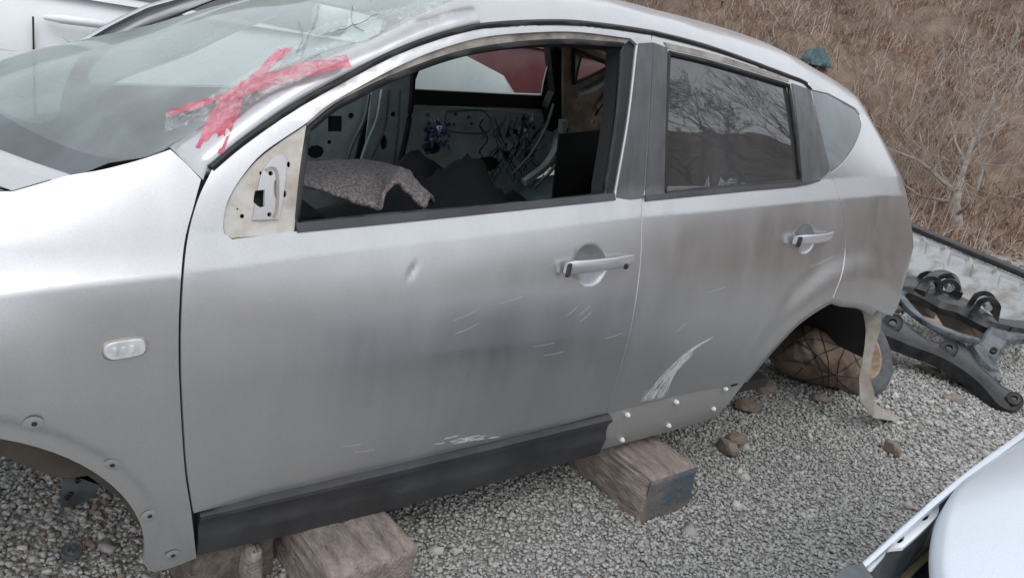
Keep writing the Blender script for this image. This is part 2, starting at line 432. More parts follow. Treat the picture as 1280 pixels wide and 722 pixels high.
M['steel_black'] = mat('black coated steel', (.010, .011, .013), .34, .0, col2=(.035, .035, .036), vs=14, spec=.35, bump=.15, rvar=.12)
M['steel_grey'] = mat('dusty grey steel', (.16, .18, .195), .5, .3, col2=(.05, .056, .062), vs=9, bump=.2)
M['panel_white'] = mat('dirty silver panel', (.33, .34, .345), .42, .45, col2=(.20, .185, .165), vs=6, bump=.1, lo=.48)
M['card'] = mat('damp cardboard', (.30, .245, .19), .9, col2=(.20, .165, .13), vs=8)
M['tyre'] = mat('grey dusty tyre rubber', (.11, .115, .125), .85, col2=(.06, .062, .066), vs=16)
M['rim'] = mat('rusted cream wheel', (.42, .36, .27), .6, col2=(.2, .12, .07), vs=20)
M['sack'] = mat('brown dirty felt', (.30, .215, .155), .95, col2=(.15, .115, .09), vs=9, bump=.7, bs=55)
M['wire'] = mat('dark wire', (.02, .016, .014), .7)
M['teal'] = mat('faded teal plastic', (.07, .13, .14), .6, col2=(.03, .07, .08), vs=20)
M['bark'] = mat('pale grey bark', (.37, .335, .305), .9, col2=(.21, .18, .155), vs=14, bump=.4)
M['bark_dark'] = mat('dark bark', (.06, .05, .045), .9)
M['red'] = paint('faded red paint', (.17, .035, .045), dust=(.3, .22, .2), amount=.3, metal=0, rough=.3)
def felt_mat():
    Q = mat('grey brown carpet felt', (.16, .14, .14), 1.0, bump=.45, bs=150)
    t = Q.node_tree; b = t.nodes['Principled BSDF']; n = t.nodes.new('ShaderNodeTexNoise'); n.inputs['Scale'].default_value = 160; n.inputs['Detail'].default_value = 3
    tc = t.nodes.new('ShaderNodeTexCoord'); t.links.new(tc.outputs['Object'], n.inputs['Vector'])
    r = t.nodes.new('ShaderNodeValToRGB'); e = r.color_ramp.elements; e[0].position = .35; e[0].color = (.08, .068, .07, 1); e[1].position = .68; e[1].color = (.25, .225, .225, 1)
    e = r.color_ramp.elements.new(.5); e.color = (.15, .125, .13, 1)
    t.links.new(n.outputs[0], r.inputs[0]); t.links.new(r.outputs[0], b.inputs['Base Color']); return Q
M['felt'] = felt_mat()
def tape_mat():
    Q = bpy.data.materials.new('red adhesive tape'); Q.use_nodes = True; t = Q.node_tree; b = t.nodes['Principled BSDF']
    tc = t.nodes.new('ShaderNodeTexCoord'); n = t.nodes.new('ShaderNodeTexNoise'); n.inputs['Scale'].default_value = 30; n.inputs['Detail'].default_value = 5
    mp = t.nodes.new('ShaderNodeMapping'); mp.inputs['Scale'].default_value = (1, 4, .6); t.links.new(tc.outputs['Object'], mp.inputs[0]); t.links.new(mp.outputs[0], n.inputs['Vector'])
    r = t.nodes.new('ShaderNodeValToRGB'); e = r.color_ramp.elements; e[0].position = .40; e[0].color = (.55, .025, .08, 1); e[1].position = .66; e[1].color = (.68, .17, .24, 1)
    t.links.new(n.outputs[0], r.inputs[0]); t.links.new(r.outputs[0], b.inputs['Base Color']); b.inputs['Roughness'].default_value = .28; b.inputs['Alpha'].default_value = .70
    bp = t.nodes.new('ShaderNodeBump'); bp.inputs['Strength'].default_value = .6; bp.inputs['Distance'].default_value = .004; t.links.new(n.outputs[0], bp.inputs['Height']); t.links.new(bp.outputs[0], b.inputs['Normal'])
    return Q
M['tape'] = tape_mat()
def film_mat():
    Q = bpy.data.materials.new('crinkled clear tape'); Q.use_nodes = True; t = Q.node_tree; b = t.nodes['Principled BSDF']; b.inputs['Base Color'].default_value = (.62, .63, .63, 1); b.inputs['Roughness'].default_value = .25
    tc = t.nodes.new('ShaderNodeTexCoord'); n = t.nodes.new('ShaderNodeTexNoise'); n.inputs['Scale'].default_value = 45; n.inputs['Detail'].default_value = 6; n.inputs['Distortion'].default_value = 1.2
    t.links.new(tc.outputs['Object'], n.inputs['Vector']); r = t.nodes.new('ShaderNodeMapRange'); r.inputs[1].default_value = .50; r.inputs[2].default_value = .75; r.inputs[3].default_value = .12; r.inputs[4].default_value = .55
    t.links.new(n.outputs[0], r.inputs[0]); t.links.new(r.outputs[0], b.inputs['Alpha'])
    bp = t.nodes.new('ShaderNodeBump'); bp.inputs['Strength'].default_value = .8; bp.inputs['Distance'].default_value = .005; t.links.new(n.outputs[0], bp.inputs['Height']); t.links.new(bp.outputs[0], b.inputs['Normal'])
    return Q
M['film'] = film_mat()
def attr_mat(name, stops, rough=.9, pos=None):
    Q = bpy.data.materials.new(name); Q.use_nodes = True; t = Q.node_tree; b = t.nodes['Principled BSDF']; b.inputs['Roughness'].default_value = rough
    b.inputs['Specular IOR Level'].default_value = .25
    a = t.nodes.new('ShaderNodeAttribute'); a.attribute_name = 'tone'; r = t.nodes.new('ShaderNodeValToRGB'); e = r.color_ramp.elements
    e[0].color = (*stops[0], 1); e[-1].color = (*stops[-1], 1)
    for i in range(1, len(stops)-1): e.new(i/(len(stops)-1)).color = (*stops[i], 1)
    t.links.new(a.outputs['Fac'], r.inputs[0]); t.links.new(r.outputs[0], b.inputs['Base Color']); return Q

# ------------------------------------------------------------------ ground and banks
def hz(x, y):
    """terrain height"""
    x = np.asarray(x, float); y = np.asarray(y, float)
    wob = .35*np.sin(x*.7+1)+.3*np.sin(y*.9+x*.3)
    d = .6*x+.8*y-7.0+wob*.6
    h = .50*np.clip(d, 0, 60)**1.0*sst(d, -.5, 3.0)
    h = np.minimum(h, 14)+0
    d2 = .95*x-.30*y-10.6+wob
    h2 = np.minimum(.62*np.clip(d2, 0, 40)*sst(d2, -.3, 3), 7.0)
    h = np.maximum(h, h2)
    h = h + sst(np.maximum(d, d2), .2, 3)*(.14*np.sin(x*1.9+y*1.3)+.10*np.sin(3.1*x-2.3*y)+.05*np.sin(7*x+5*y))
    h = h + .018*np.sin(2.3*x+1.1*y)*np.sin(1.7*y-.6*x)*sst(np.hypot(x-1, y+.5), 1.5, 4)
    return GZ+h
def grid_ground():
    xs = np.concatenate([np.linspace(-120, -8, 16)[:-1], np.linspace(-8, 30, 153), np.linspace(30, 140, 16)[1:]])
    ys = np.concatenate([np.linspace(-120, -22, 14)[:-1], np.linspace(-22, 30, 209), np.linspace(30, 140, 16)[1:]])
    X, Y = np.meshgrid(xs, ys, indexing='ij'); Z = hz(X, Y)-.004
    V = np.stack([X, Y, Z], -1).reshape(-1, 3); a, b = X.shape
    I = np.arange(a*b).reshape(a, b); F = np.stack([I[:-1, :-1], I[1:, :-1], I[1:, 1:], I[:-1, 1:]], -1).reshape(-1, 4)
    me = bpy.data.meshes.new('ground'); me.vertices.add(len(V)); me.vertices.foreach_set('co', V.ravel())
    me.loops.add(F.size); me.loops.foreach_set('vertex_index', F.ravel().astype(np.int32)); me.polygons.add(len(F))
    me.polygons.foreach_set('loop_start', np.arange(0, F.size, 4, dtype=np.int32)); me.update(calc_edges=True); me.validate()
    Q = bpy.data.materials.new('gravel and earth'); Q.use_nodes = True; t = Q.node_tree; N = t.nodes; L = t.links; bs = N['Principled BSDF']; bs.inputs['Roughness'].default_value = .95; bs.inputs['Specular IOR Level'].default_value = .2
    tc = N.new('ShaderNodeTexCoord')
    vo = N.new('ShaderNodeTexVoronoi'); vo.inputs['Scale'].default_value = 62; L.new(tc.outputs['Object'], vo.inputs['Vector'])
    sp = N.new('ShaderNodeSeparateColor'); L.new(vo.outputs['Color'], sp.inputs[0])
    rp = N.new('ShaderNodeValToRGB'); e = rp.color_ramp.elements; e[0].color = (.17, .166, .158, 1); e[1].color = (.44, .43, .41, 1); x = e.new(.5); x.color = (.31, .304, .29, 1); L.new(sp.outputs[0], rp.inputs[0])
    n1 = N.new('ShaderNodeTexNoise'); n1.inputs['Scale'].default_value = 2.2; n1.inputs['Detail'].default_value = 9; n1.inputs['Roughness'].default_value = .7; L.new(tc.outputs['Object'], n1.inputs['Vector'])
    r2 = N.new('ShaderNodeValToRGB'); e = r2.color_ramp.elements; e[0].position = .3; e[0].color = (.11, .078, .06, 1); e[1].position = .7; e[1].color = (.28, .215, .165, 1); L.new(n1.outputs[0], r2.inputs[0])
    # earth where the ground climbs
    ge = N.new('ShaderNodeAttribute'); ge.attribute_name = 'earth'
    mc = N.new('ShaderNodeMix'); mc.data_type = 'RGBA'; L.new(ge.outputs['Fac'], mc.inputs[0]); L.new(rp.outputs[0], mc.inputs[6]); L.new(r2.outputs[0], mc.inputs[7]); L.new(mc.outputs[2], bs.inputs['Base Color'])
    bp = N.new('ShaderNodeBump'); bp.inputs['Strength'].default_value = .9; bp.inputs['Distance'].default_value = .012; bp.invert = True; L.new(vo.outputs['Distance'], bp.inputs['Height']); L.new(bp.outputs[0], bs.inputs['Normal'])
    me.materials.append(Q); me.polygons.foreach_set('use_smooth', [True]*len(F))
    a = me.attributes.new('earth', 'FLOAT', 'POINT')
    dd = np.maximum(.6*V[:, 0]+.8*V[:, 1]-6.2, .95*V[:, 0]-.30*V[:, 1]-10.8)+.8*np.sin(V[:, 0]*2.1)*np.sin(V[:, 1]*1.7)
    a.data.foreach_set('value', sst(dd, -1, .8).astype(np.float32))
    o = bpy.data.objects.new('ground', me); COL.objects.link(o); tag(o, kind='structure'); return o
grid_ground()

def bulk(name, V, F3, tone, material, smooth=False):
    """one mesh from numpy arrays: V (n,3), F3 (m,3), tone per vertex"""
    me = bpy.data.meshes.new(name); me.vertices.add(len(V)); me.vertices.foreach_set('co', V.astype(np.float32).ravel())
    me.loops.add(F3.size); me.loops.foreach_set('vertex_index', F3.ravel().astype(np.int32)); me.polygons.add(len(F3))
    me.polygons.foreach_set('loop_start', np.arange(0, F3.size, 3, dtype=np.int32)); me.update(calc_edges=True)
    a = me.attributes.new('tone', 'FLOAT', 'POINT'); a.data.foreach_set('value', tone.astype(np.float32))
    me.materials.append(material); o = bpy.data.objects.new(name, me); COL.objects.link(o); return o
CV = np.array([[i, j, k] for i in (-1, 1) for j in (-1, 1) for k in (-1, 1)], float)
CFc = np.array([(0, 1, 3), (0, 3, 2), (4, 6, 7), (4, 7, 5), (0, 4, 5), (0, 5, 1), (2, 3, 7), (2, 7, 6), (0, 2, 6), (0, 6, 4), (1, 5, 7), (1, 7, 3)])
def rotm(n):
    q = rng.normal(size=(n, 4)); q /= np.linalg.norm(q, axis=1)[:, None]; w, x, y, z = q.T
    return np.stack([1-2*(y*y+z*z), 2*(x*y-z*w), 2*(x*z+y*w), 2*(x*y+z*w), 1-2*(x*x+z*z), 2*(y*z-x*w), 2*(x*z-y*w), 2*(y*z+x*w), 1-2*(x*x+y*y)], 1).reshape(n, 3, 3)
def stones(P, size, tone, name, material):
    n = len(P); sh = CV[None]*rng.uniform(.55, 1.0, (n, 1, 3))*rng.uniform(.55, 1.1, (n, 8, 1))
    sh = sh*size[:, None, None]*.62; sh = np.einsum('nij,nkj->nki', rotm(n), sh); sh[:, :, 2] *= .75
    V = (sh+P[:, None]).reshape(-1, 3); F = (CFc[None]+8*np.arange(n)[:, None, None]).reshape(-1, 3)
    return bulk(name, V, F, np.repeat(tone, 8), material)
def gravel():
    PP = []; SS = []
    def patch(x0, x1, y0, y1, dens, s0, s1, lift=.3):
        n = int((x1-x0)*(y1-y0)*dens); x = rng.uniform(x0, x1, n); y = rng.uniform(y0, y1, n); s = rng.uniform(s0, s1, n)*rng.choice([.7, 1, 1.4], n, p=[.4, .45, .15])
        uv = proj(np.stack([x, y, np.full(n, GZ)], 1)); ok = (uv[:, 0] > -60) & (uv[:, 0] < 1340) & (uv[:, 1] < 790)
        x, y, s = x[ok], y[ok], s[ok]
        PP.append(np.stack([x, y, hz(x, y)+s*lift*rng.uniform(-.5, .75, len(x))], 1)); SS.append(s)
    patch(-.6, .9, -1.3, .4, 11000, .007, .013)
    patch(.9, 3.0, -1.7, .2, 13000, .0062, .0115)
    patch(3.0, 5.2, -2.2, .8, 7500, .008, .015)
    patch(5.2, 8.5, -2.5, 2.2, 1500, .014, .03)
    patch(.2, 6.5, -2.2, .8, 60, .014, .03, .1); patch(-.6, .9, -1.3, .4, 40, .016, .026, .1)
    P = np.vstack(PP); S = np.concatenate(SS)
    thin = np.array([noise.noise((a*1.7, b_*1.7, 3.3))+.6*noise.noise((a*5, b_*5, 1.3)) for a, b_, _ in P]); k = (S > .016) | (rng.random(len(P)) < np.clip(1.15+1.6*thin, .30, 1)); P, S = P[k], S[k]; n = len(P)
    tone = np.clip(rng.normal(.52, .17, n), 0, .86); br = rng.random(n) < np.where(P[:, 0] < .75, .16, .015); tone[br] = 1.0
    st = [(.21, .206, .197), (.28, .276, .264), (.335, .33, .316), (.385, .38, .363), (.465, .458, .438), (.54, .53, .505), (.26, .205, .17)]
    o = stones(P, S, tone, 'gravel', attr_mat('crushed stone', st)); tag(o, 'grey crushed stone gravel covering the yard under the cars', 'gravel', kind='stuff')
    return n
gravel()
def litter():
    n = 2600; x = rng.uniform(3.2, 11, n); y = rng.uniform(-2.5, 5, n); d = .6*x+.8*y-6.3; ok = (d > -2.6+rng.normal(0, 1, n)) & (d < 1.2)
    x, y = x[ok], y[ok]; s = rng.uniform(.02, .06, len(x))*rng.choice([.6, 1, 2], len(x), p=[.5, .4, .1])
    P = np.stack([x, y, hz(x, y)+s*.15], 1)
    o = stones(P, s, rng.random(len(x)), 'rubble', attr_mat('earthy rubble', [(.10, .075, .055), (.20, .16, .125), (.33, .30, .26), (.17, .12, .09)])); tag(o, 'brown rubble and broken stones strewn along the foot of the bank', 'rubble', kind='stuff')
litter()
def grass():
    """dry blades and stalks on the bank"""
    X = []; 
    n = 118000; x = rng.uniform(3, 26, n); y = rng.uniform(-5, 22, n); d = .6*x+.8*y-7.0; ok = (d > -.6+rng.normal(0, .5, n)) & (d < 15)
    ok &= rng.random(n) < np.clip(1.25-.05*d, .2, 1)*np.clip(.85+.9*np.sin(x*1.7+np.sin(y*1.3)*1.5)*np.sin(y*1.9-x*.6), .35, 1)
    x, y = x[ok], y[ok]; z = hz(x, y); uv = proj(np.stack([x, y, z+.2], 1)); ok = (uv[:, 0] > 480) & (uv[:, 0] < 1460) & (uv[:, 1] > -80)
    x, y, z = x[ok], y[ok], z[ok]
    # reflected strip of the other bank gets its share too
    n2 = 14000; x2 = rng.uniform(5, 26, n2); y2 = rng.uniform(-22, 0, n2); d2 = .95*x2-.30*y2-11.5; k = (d2 > -.2) & (d2 < 9); x2, y2 = x2[k], y2[k]
    x = np.concatenate([x, x2]); y = np.concatenate([y, y2]); z = hz(x, y)
    clump = np.array([noise.noise((a*.9, b*.9, 0)) for a, b in zip(x, y)])
    B = 5; n = len(x); X = np.repeat(x, B)+rng.normal(0, .05, n*B); Y = np.repeat(y, B)+rng.normal(0, .05, n*B); Z = np.repeat(z, B)-.02; cl = np.repeat(clump, B)
    N = n*B; H = rng.uniform(.06, .25, N)*(1+.8*np.clip(cl, -.6, 1)); lean = rng.normal(0, .95, (N, 2))*H[:, None]; w = rng.uniform(.003, .0065, N)
    tall = rng.random(N) < .03; H[tall] *= 2.3; w[tall] *= .8; lean[tall] *= .35
    a = rng.uniform(0, 2*np.pi, N); wx, wy = np.cos(a)*w, np.sin(a)*w
    base = np.stack([X, Y, Z], 1); mid = base+np.stack([lean[:, 0]*.35, lean[:, 1]*.35, H*.6], 1); tip = base+np.stack([lean[:, 0], lean[:, 1], H*(1-.25*rng.random(N))], 1)
    W3 = np.stack([wx, wy, 0*wx], 1)
    V = np.stack([base-W3, base+W3, mid-W3*.8, mid+W3*.8, tip], 1).reshape(-1, 3)
    F = (np.array([(0, 1, 3), (0, 3, 2), (2, 3, 4)])[None]+5*np.arange(N)[:, None, None]).reshape(-1, 3)
    big_ = np.repeat(np.array([noise.noise((a*.28+5, b*.28, 0)) for a, b in zip(x, y)]), B); tone = np.clip(.46+.38*cl+.45*big_+rng.normal(0, .17, N), 0, .9); tone[tall] = 1
    st = [(.12, .072, .05), (.22, .135, .092), (.29, .19, .135), (.35, .25, .20), (.40, .325, .27), (.45, .41, .375)]
    o = bulk('dry_grass', V, F, np.repeat(tone, 5), attr_mat('dry grass blades', st)); tag(o, 'dry brown grass and dead weeds covering the steep bank', 'grass', kind='stuff')
    return N
grass()

# ------------------------------------------------------------------ bare trees and shrubs
def branches(mb, p, d, L, r, depth, rnd, nseg=4, droop=0, minr=.002, curl=.18):
    P = [p]; rad = [r]; dd = Vector(d).normalized(); q = Vector(p)
    for i in range(nseg):
        dd = (dd+Vector((rnd.gauss(0, curl), rnd.gauss(0, curl), rnd.gauss(0, curl*.7)+.03-droop))).normalized(); q = q+dd*L/nseg; P.append(tuple(q)); rad.append(max(minr, r*(1-.62*(i+1)/nseg)))
    mb.tube(P, rad, n=6 if r > .012 else 4 if r > .005 else 3, cap=False)
    if depth <= 0: return
    k = rnd.choice([2, 3, 3, 4]) if depth > 1 else 3
    for j in range(k):
        t = rnd.uniform(.35, 1.0) if j else 1.0; i = min(nseg-1, int(t*nseg)); b = Vector(P[i+1]) if t < 1 else q
        nd = (dd+Vector((rnd.gauss(0, .55), rnd.gauss(0, .55), rnd.gauss(.1, .4)))).normalized()
        branches(mb, tuple(b), nd, L*rnd.uniform(.55, .8), max(minr, rad[i+1]*.72), depth-1, rnd, nseg, droop, minr, curl)
def bare_tree(x, y, h, seed, label, name='bare_tree', r=.05, depth=4, material='bark', cat='tree', group=None, lean=(0, 0), minr=.003):
    rnd = random.Random(seed); z = float(hz(x, y)); t = thing(name, label, cat, (x, y, z), group)
    mb = MB(); P = [(x, y, z-.1)]; n = 5
    for i in range(1, n+1): P.append((x+lean[0]*i/n*h*.35+rnd.gauss(0, .02*h*.3), y+lean[1]*i/n*h*.35+rnd.gauss(0, .02*h*.3), z+h*.38*i/n))
    mb.tube(P, [r*(1.25-.45*i/n) for i in range(n+1)], n=8); mb.build('trunk', M[material], t, True, 60)
    mb = MB()
    for k in range(3 if depth < 4 else 4):
        b = P[3+(k % 3)]; a = rnd.uniform(0, 6.28)
        branches(mb, b, (math.cos(a)*.8+lean[0], math.sin(a)*.8+lean[1], 1.0), h*.34, r*.62, depth, rnd, minr=minr)
    mb.build('crown', M[material], t, False); return t
# pale shrub at the foot of the bank, traced limb by limb
def pale_sapling():
    b = None
    for zz in np.arange(.1, 1.6, .01):       # where the ray meets the bank
        pass
    d = rayd(1195, 292); t0 = 4/np.linalg.norm(d)
    while True:
        q = CAM+d*t0
        if q[2] <= hz(q[0], q[1]) or t0*np.linalg.norm(d) > 40: break
        t0 += .02/np.linalg.norm(d)
    X = q[0]; t = thing('bare_sapling', 'pale bare sapling with forked trunk at the foot of the brown bank', 'sapling', (X, q[1], q[2]))
    A = lambda u, v, dx=0: atx(u, v, X+dx)
    mb = MB(); tr = [A(1196, 300), A(1195, 275), A(1193, 255), A(1197, 238)]; mb.tube(tr, [.085, .07, .062, .05], n=8); mb.build('trunk', M['bark'], t, True, 60)
    mb = MB(); rnd = random.Random(4)
    L = [([(1197, 238, 0), (1207, 205, .1), (1215, 180, .2), (1228, 150, .3), (1243, 125, .35)], .036), ([(1195, 240, 0), (1180, 228, -.1), (1163, 212, -.2), (1147, 200, -.3), (1122, 190, -.4)], .028),
         ([(1196, 268, 0), (1210, 258, -.2), (1222, 235, -.3), (1228, 205, -.35), (1243, 170, -.4)], .025), ([(1195, 254, 0), (1175, 250, .2), (1150, 245, .3), (1132, 232, .3)], .022),
         ([(1207, 205, .1), (1195, 180, .1), (1188, 150, .15)], .018), ([(1215, 180, .2), (1240, 165, .2), (1262, 150, .3)], .014), ([(1163, 212, -.2), (1152, 180, -.2), (1148, 155, -.2)], .012), ([(1228, 205, -.35), (1250, 208, -.4), (1275, 205, -.4)], .010), ([(1180, 228, -.1), (1172, 195, -.2), (1180, 165, -.2)], .010)]
    for pts, r in L:
        P = [A(*q) for q in pts]; mb.tube(P, [r*(1-.6*i/(len(P)-1)) for i in range(len(P))], n=6)
        for i in range(1, len(P)):
            for k in range(2):
                dd = P[i]-P[i-1]; branches(mb, tuple(P[i]), tuple(dd/np.linalg.norm(dd)+np.array([rnd.gauss(0, .4), rnd.gauss(0, .5), rnd.gauss(.2, .4)])), rnd.uniform(.3, .65), max(.004, r*.3), 2, rnd, minr=.003)
    mb.build('crown', M['bark'], t, False)
pale_sapling()
spots = [(9.5, 6.0, 1.6), (12.5, 5.2, 2.0), (12.2, 2.2, 1.7), (11.6, 8.0, 2.1), (14.5, 6.4, 2.4), (15.5, 3.6, 2.2), (9.2, 9.6, 1.8), (14, 10, 2.4), (17.0, 7.5, 2.6), (8.6, 4.2, 1.2), (13.6, 3.6, 1.8)]
for i, (x, y, h) in enumerate(spots):
    bare_tree(x, y, h, 30+i, 'thin leafless weed shrub among the dry grass on the brown bank', 'weed_shrub', r=.016, depth=3, material='bark', cat='shrub', group='leafless shrubs scattered on the bank', minr=.0035)
for i, (x, y, h) in enumerate([(13, -7.5, 2.2), (14.5, -10.5, 3.0), (11.5, -9.5, 2.6), (16.5, -8.0, 2.8), (10.5, -12, 3.0), (17, -12, 3.4), (14.5, -5.5, 2.2), (12.2, -13.5, 3.2), (17.5, -6.0, 2.6), (18, -9.5, 3), (16, -11, 3), (19, -7.6, 3)]):
    bare_tree(x, y, h, 70+i, 'bare winter tree on the bank reflected in the rear door glass', 'bare_tree', r=.06, depth=4, material='bark_dark', cat='tree', group='bare trees on the opposite bank', lean=(random.uniform(-.3, .3), random.uniform(-.3, .3)), minr=.006)

# ================================================================== the stripped crossover
car = thing('crossover_car', 'stripped silver crossover without wheels or bumpers, resting on timber blocks', 'car', (1.3, 0, GZ))
gapF = [(264, 210), (245, 252), (232, 305), (226, 380), (225, 450), (228, 520), (233, 590), (241, 642)]
topF = [(264, 210), (300, 180), (360, 138), (429, 99), (498, 64), (568, 40), (620, 31), (700, 28), (760, 33), (815, 41)]
topR = [(815, 41), (860, 52), (900, 64), (950, 82), (990, 97), (1005, 103), (1013, 112)]
gapM = [(815, 41), (811, 130), (803, 252), (800, 330), (790, 400), (775, 460), (757, 517)]
gapR = [(1013, 112), (1024, 155), (1034, 195), (1041, 222), (1053, 262), (1057, 300), (1053, 340), (1041, 373)]
archR = [(1041, 373), (1000, 400), (962, 440), (930, 478)]
gF, tF, tR, gM, gR, aR = [px(c) for c in (gapF, topF, topR, gapM, gapR, archR)]
for k_, (u_, v_) in enumerate(((738, 331), (1007, 298))):
    a_, b_ = solve(u_, v_, body); CUPS[k_][0] = float(a_); CUPS[k_][1] = float(b_)
ref = lambda cx, cz, r: [(cx+i*.0058+(j%2)*.0029, cz+j*.005) for i in range(-12, 13) for j in range(-13, 14) if math.hypot(i*.0058, j*.005) < r*1.06]
def crl(a, b): return [(x, zcrease(x)+d) for x in np.arange(a, b, .018) for d in (-.012, -.005, -.001, .003, .009, lerp(x, [.5, 1.0, 1.5], [.058, .064, .062])-.003, lerp(x, [.5, 1.0, 1.5], [.058, .064, .062])+.005)]
DENT = [(.845+i*.008, .925+j*.006) for i in range(-6, 7) for j in range(-5, 6)]
def P_(L, **k): return px(L, **k)

def plate3(name, poly, y, mt, parent, holes=(), th=.012, x=None):
    f = (lambda a, b: aty(a, b, y))
    o3 = [f(*p[:2]) for p in spline(list(poly)+[poly[0][:2]], 12)]; L = [(p[0], p[2]) for p in o3[:-1]]
    hh = [[(f(*p[:2])[0], f(*p[:2])[2]) for p in h] for h in holes]
    fn = lambda s, v: np.array([s, y, v])
    return sheet(name, L, mt, parent, fn=fn, holes=hh, step=.08, thick=th, smooth=False)
def c_(*p): return [(a, b, 1) for a, b in p]
# ---- front door
CUPON[0] = True
botF = px([(757, 517), (680, 537), (600, 556), (400, 603), (241, 642)], step=12)
doorF_out = tF+gM[1:]+botF[1:]+gF[::-1][1:]
triS = [(290, 299, 1), (280, 291), (280, 268), (287, 246), (303, 220), (330, 190), (384, 153)]
topS = [(384, 153), (405, 135), (450, 108), (498, 83), (545, 63), (602, 47), (660, 41), (720, 40), (788, 48, 1)]
holeF = px(triS+topS[1:]+[(797, 56, 1), (786, 150), (769, 246, 1), (640, 262), (500, 275), (372, 289)]+[(290, 299)])
door = sheet('front_door', doorF_out, M['silver'], car, holes=[holeF], step=.028, gap=.0022, thick=.014, extra=ref(*CUPS[0])+crl(.38, 1.56)+DENT)
# ---- rear door
glassR = [(836, 66, 1), (880, 76), (930, 90), (986, 107, 1), (995, 165), (1001, 226, 1), (920, 233), (832, 241, 1), (833, 150), (836, 66)]
gRp = px(glassR)
botR = px([(930, 478), (860, 491), (800, 506), (757, 517)])
rdoor = sheet('rear_door', tR+gR[1:]+aR[1:]+botR[1:]+gM[::-1][1:], M['silver'], car, holes=[gRp], step=.028, gap=.0022, thick=.014, extra=ref(*CUPS[1])+crl(1.5, 2.5))
# ---- quarter panel
CUPON[0] = False
def send(v): return xend(v)-.22+.25*1.38
topQ = [(s, zgut(s)+.012) for s in np.linspace(3.02, gR[0][0], 14)]
tail = [(send(v), v) for v in np.linspace(.67, 1.33, 24)]
aq = px([(1041, 373), (1052, 376), (1080, 379), (1097, 388)])
qglass = px([(1014, 112, 1), (1045, 120), (1068, 134), (1078, 153), (1070, 180), (1055, 202), (1039, 216, 1), (1026, 165), (1014, 112)])
quarter = sheet('quarter_panel', gR+aq[1:]+[(2.93, .685)]+tail+topQ, M['silver'], car, holes=[inset(qglass, -.001)], step=.026, gap=.001, thick=.012, extra=crl(2.3, 3.25))
sheet('quarter_glass', inset(qglass, .001), M['glass_q'], quarter, off=.004, thick=.004, step=.05)
# ---- roof
rf = [(s, zgut(s)+.012) for s in np.linspace(.99, 3.04, 56)]
rb = [(s, zgut(s)+.655) for s in np.linspace(2.95, .80, 34)]
sheet('roof_panel', rf+rb, M['silver'], car, step=.05, thick=.015)
sheet('roof_panel', rf+rb, M['silver'], car, step=.07, thick=.015, mirror=True)
# headliner-less inner roof skin, dark
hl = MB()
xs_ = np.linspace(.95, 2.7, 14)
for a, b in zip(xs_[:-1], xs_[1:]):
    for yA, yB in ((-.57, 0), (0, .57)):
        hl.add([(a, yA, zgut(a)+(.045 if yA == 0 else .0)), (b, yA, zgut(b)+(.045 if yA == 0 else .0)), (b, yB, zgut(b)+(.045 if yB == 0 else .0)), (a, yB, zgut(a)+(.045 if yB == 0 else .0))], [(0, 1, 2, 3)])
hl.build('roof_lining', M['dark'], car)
# ---- weather strip in the roof groove
P, N = onsurf([(s, v) for s, v in tF+tR[1:]], off=-.001)
mb = MB(); mb.tube(P, .0075, n=6); mb.build('roof_seal', M['rubber'], car, True, 60)
# ---- windscreen and its pillar
WE = [aty(u, v, -y) for u, v, y in [(212, 184, .70), (250, 160, .695), (288, 134, .69), (322, 111, .68), (360, 88, .67), (405, 70, .66), (464, 47, .645), (530, 12, .635), (600, -18, .62)]]
WE = np.array(WE)
_l = np.concatenate([[0], np.cumsum(np.linalg.norm(np.diff(WE, axis=0), axis=1))]); _l /= _l[-1]
def wedge(b): return np.array([np.interp(b, _l, WE[:, i]) for i in range(3)])+ (0 if b >= 0 else (WE[1]-WE[0])/_l[1]*b)
def wscr(a, b):
    e = wedge(b); D = .50*(1-b)+.17*b; H = -.13*(1-b)-.08*b; aa = abs(a)
    return np.array([e[0]-D*(1-aa**2.2), -e[1]*a, e[2]+H*(1-min(aa, 1.)**(8-6*b))-((.20*(1-b)+.18*b)*sst(a, .0, 1.0))])
def wsolve(u, v, g=(-.9, .2)):
    q = np.array(g, float)
    for it in range(40):
        p0 = proj(wscr(*q)); e = np.array([u, v])-p0
        if abs(e).max() < .1: break
        h = 1e-3; J = np.array([(proj(wscr(q[0]+h, q[1]))-p0)/h, (proj(wscr(q[0], q[1]+h))-p0)/h]).T
        d = np.linalg.lstsq(J, e, rcond=None)[0]; n = abs(d).max(); q = q+(d*.1/n if n > .1 else d)
    return q
def bfrit(a): return .20*max(0, 1-abs(a)**3)+.004
def wgrid(name, f0, f1, na, nb, mat_, parent):
    V = []; A = np.linspace(-1, 1, na)
    for a in A:
        for j in range(nb):
            b = f0(a)+(f1(a)-f0(a))*j/(nb-1); V.append(wscr(a, b))
    F = [(i*nb+j, i*nb+j+1, (i+1)*nb+j+1, (i+1)*nb+j) for i in range(na-1) for j in range(nb-1)]
    return mk(name, V, F, mat_, parent, True)
ws = wgrid('windscreen', bfrit, lambda a: 1.0, 41, 16, M['glass_w'], car)
wgrid('windscreen_border', lambda a: -.13*(1-abs(a)**7), bfrit, 41, 5, M['frit'], ws)
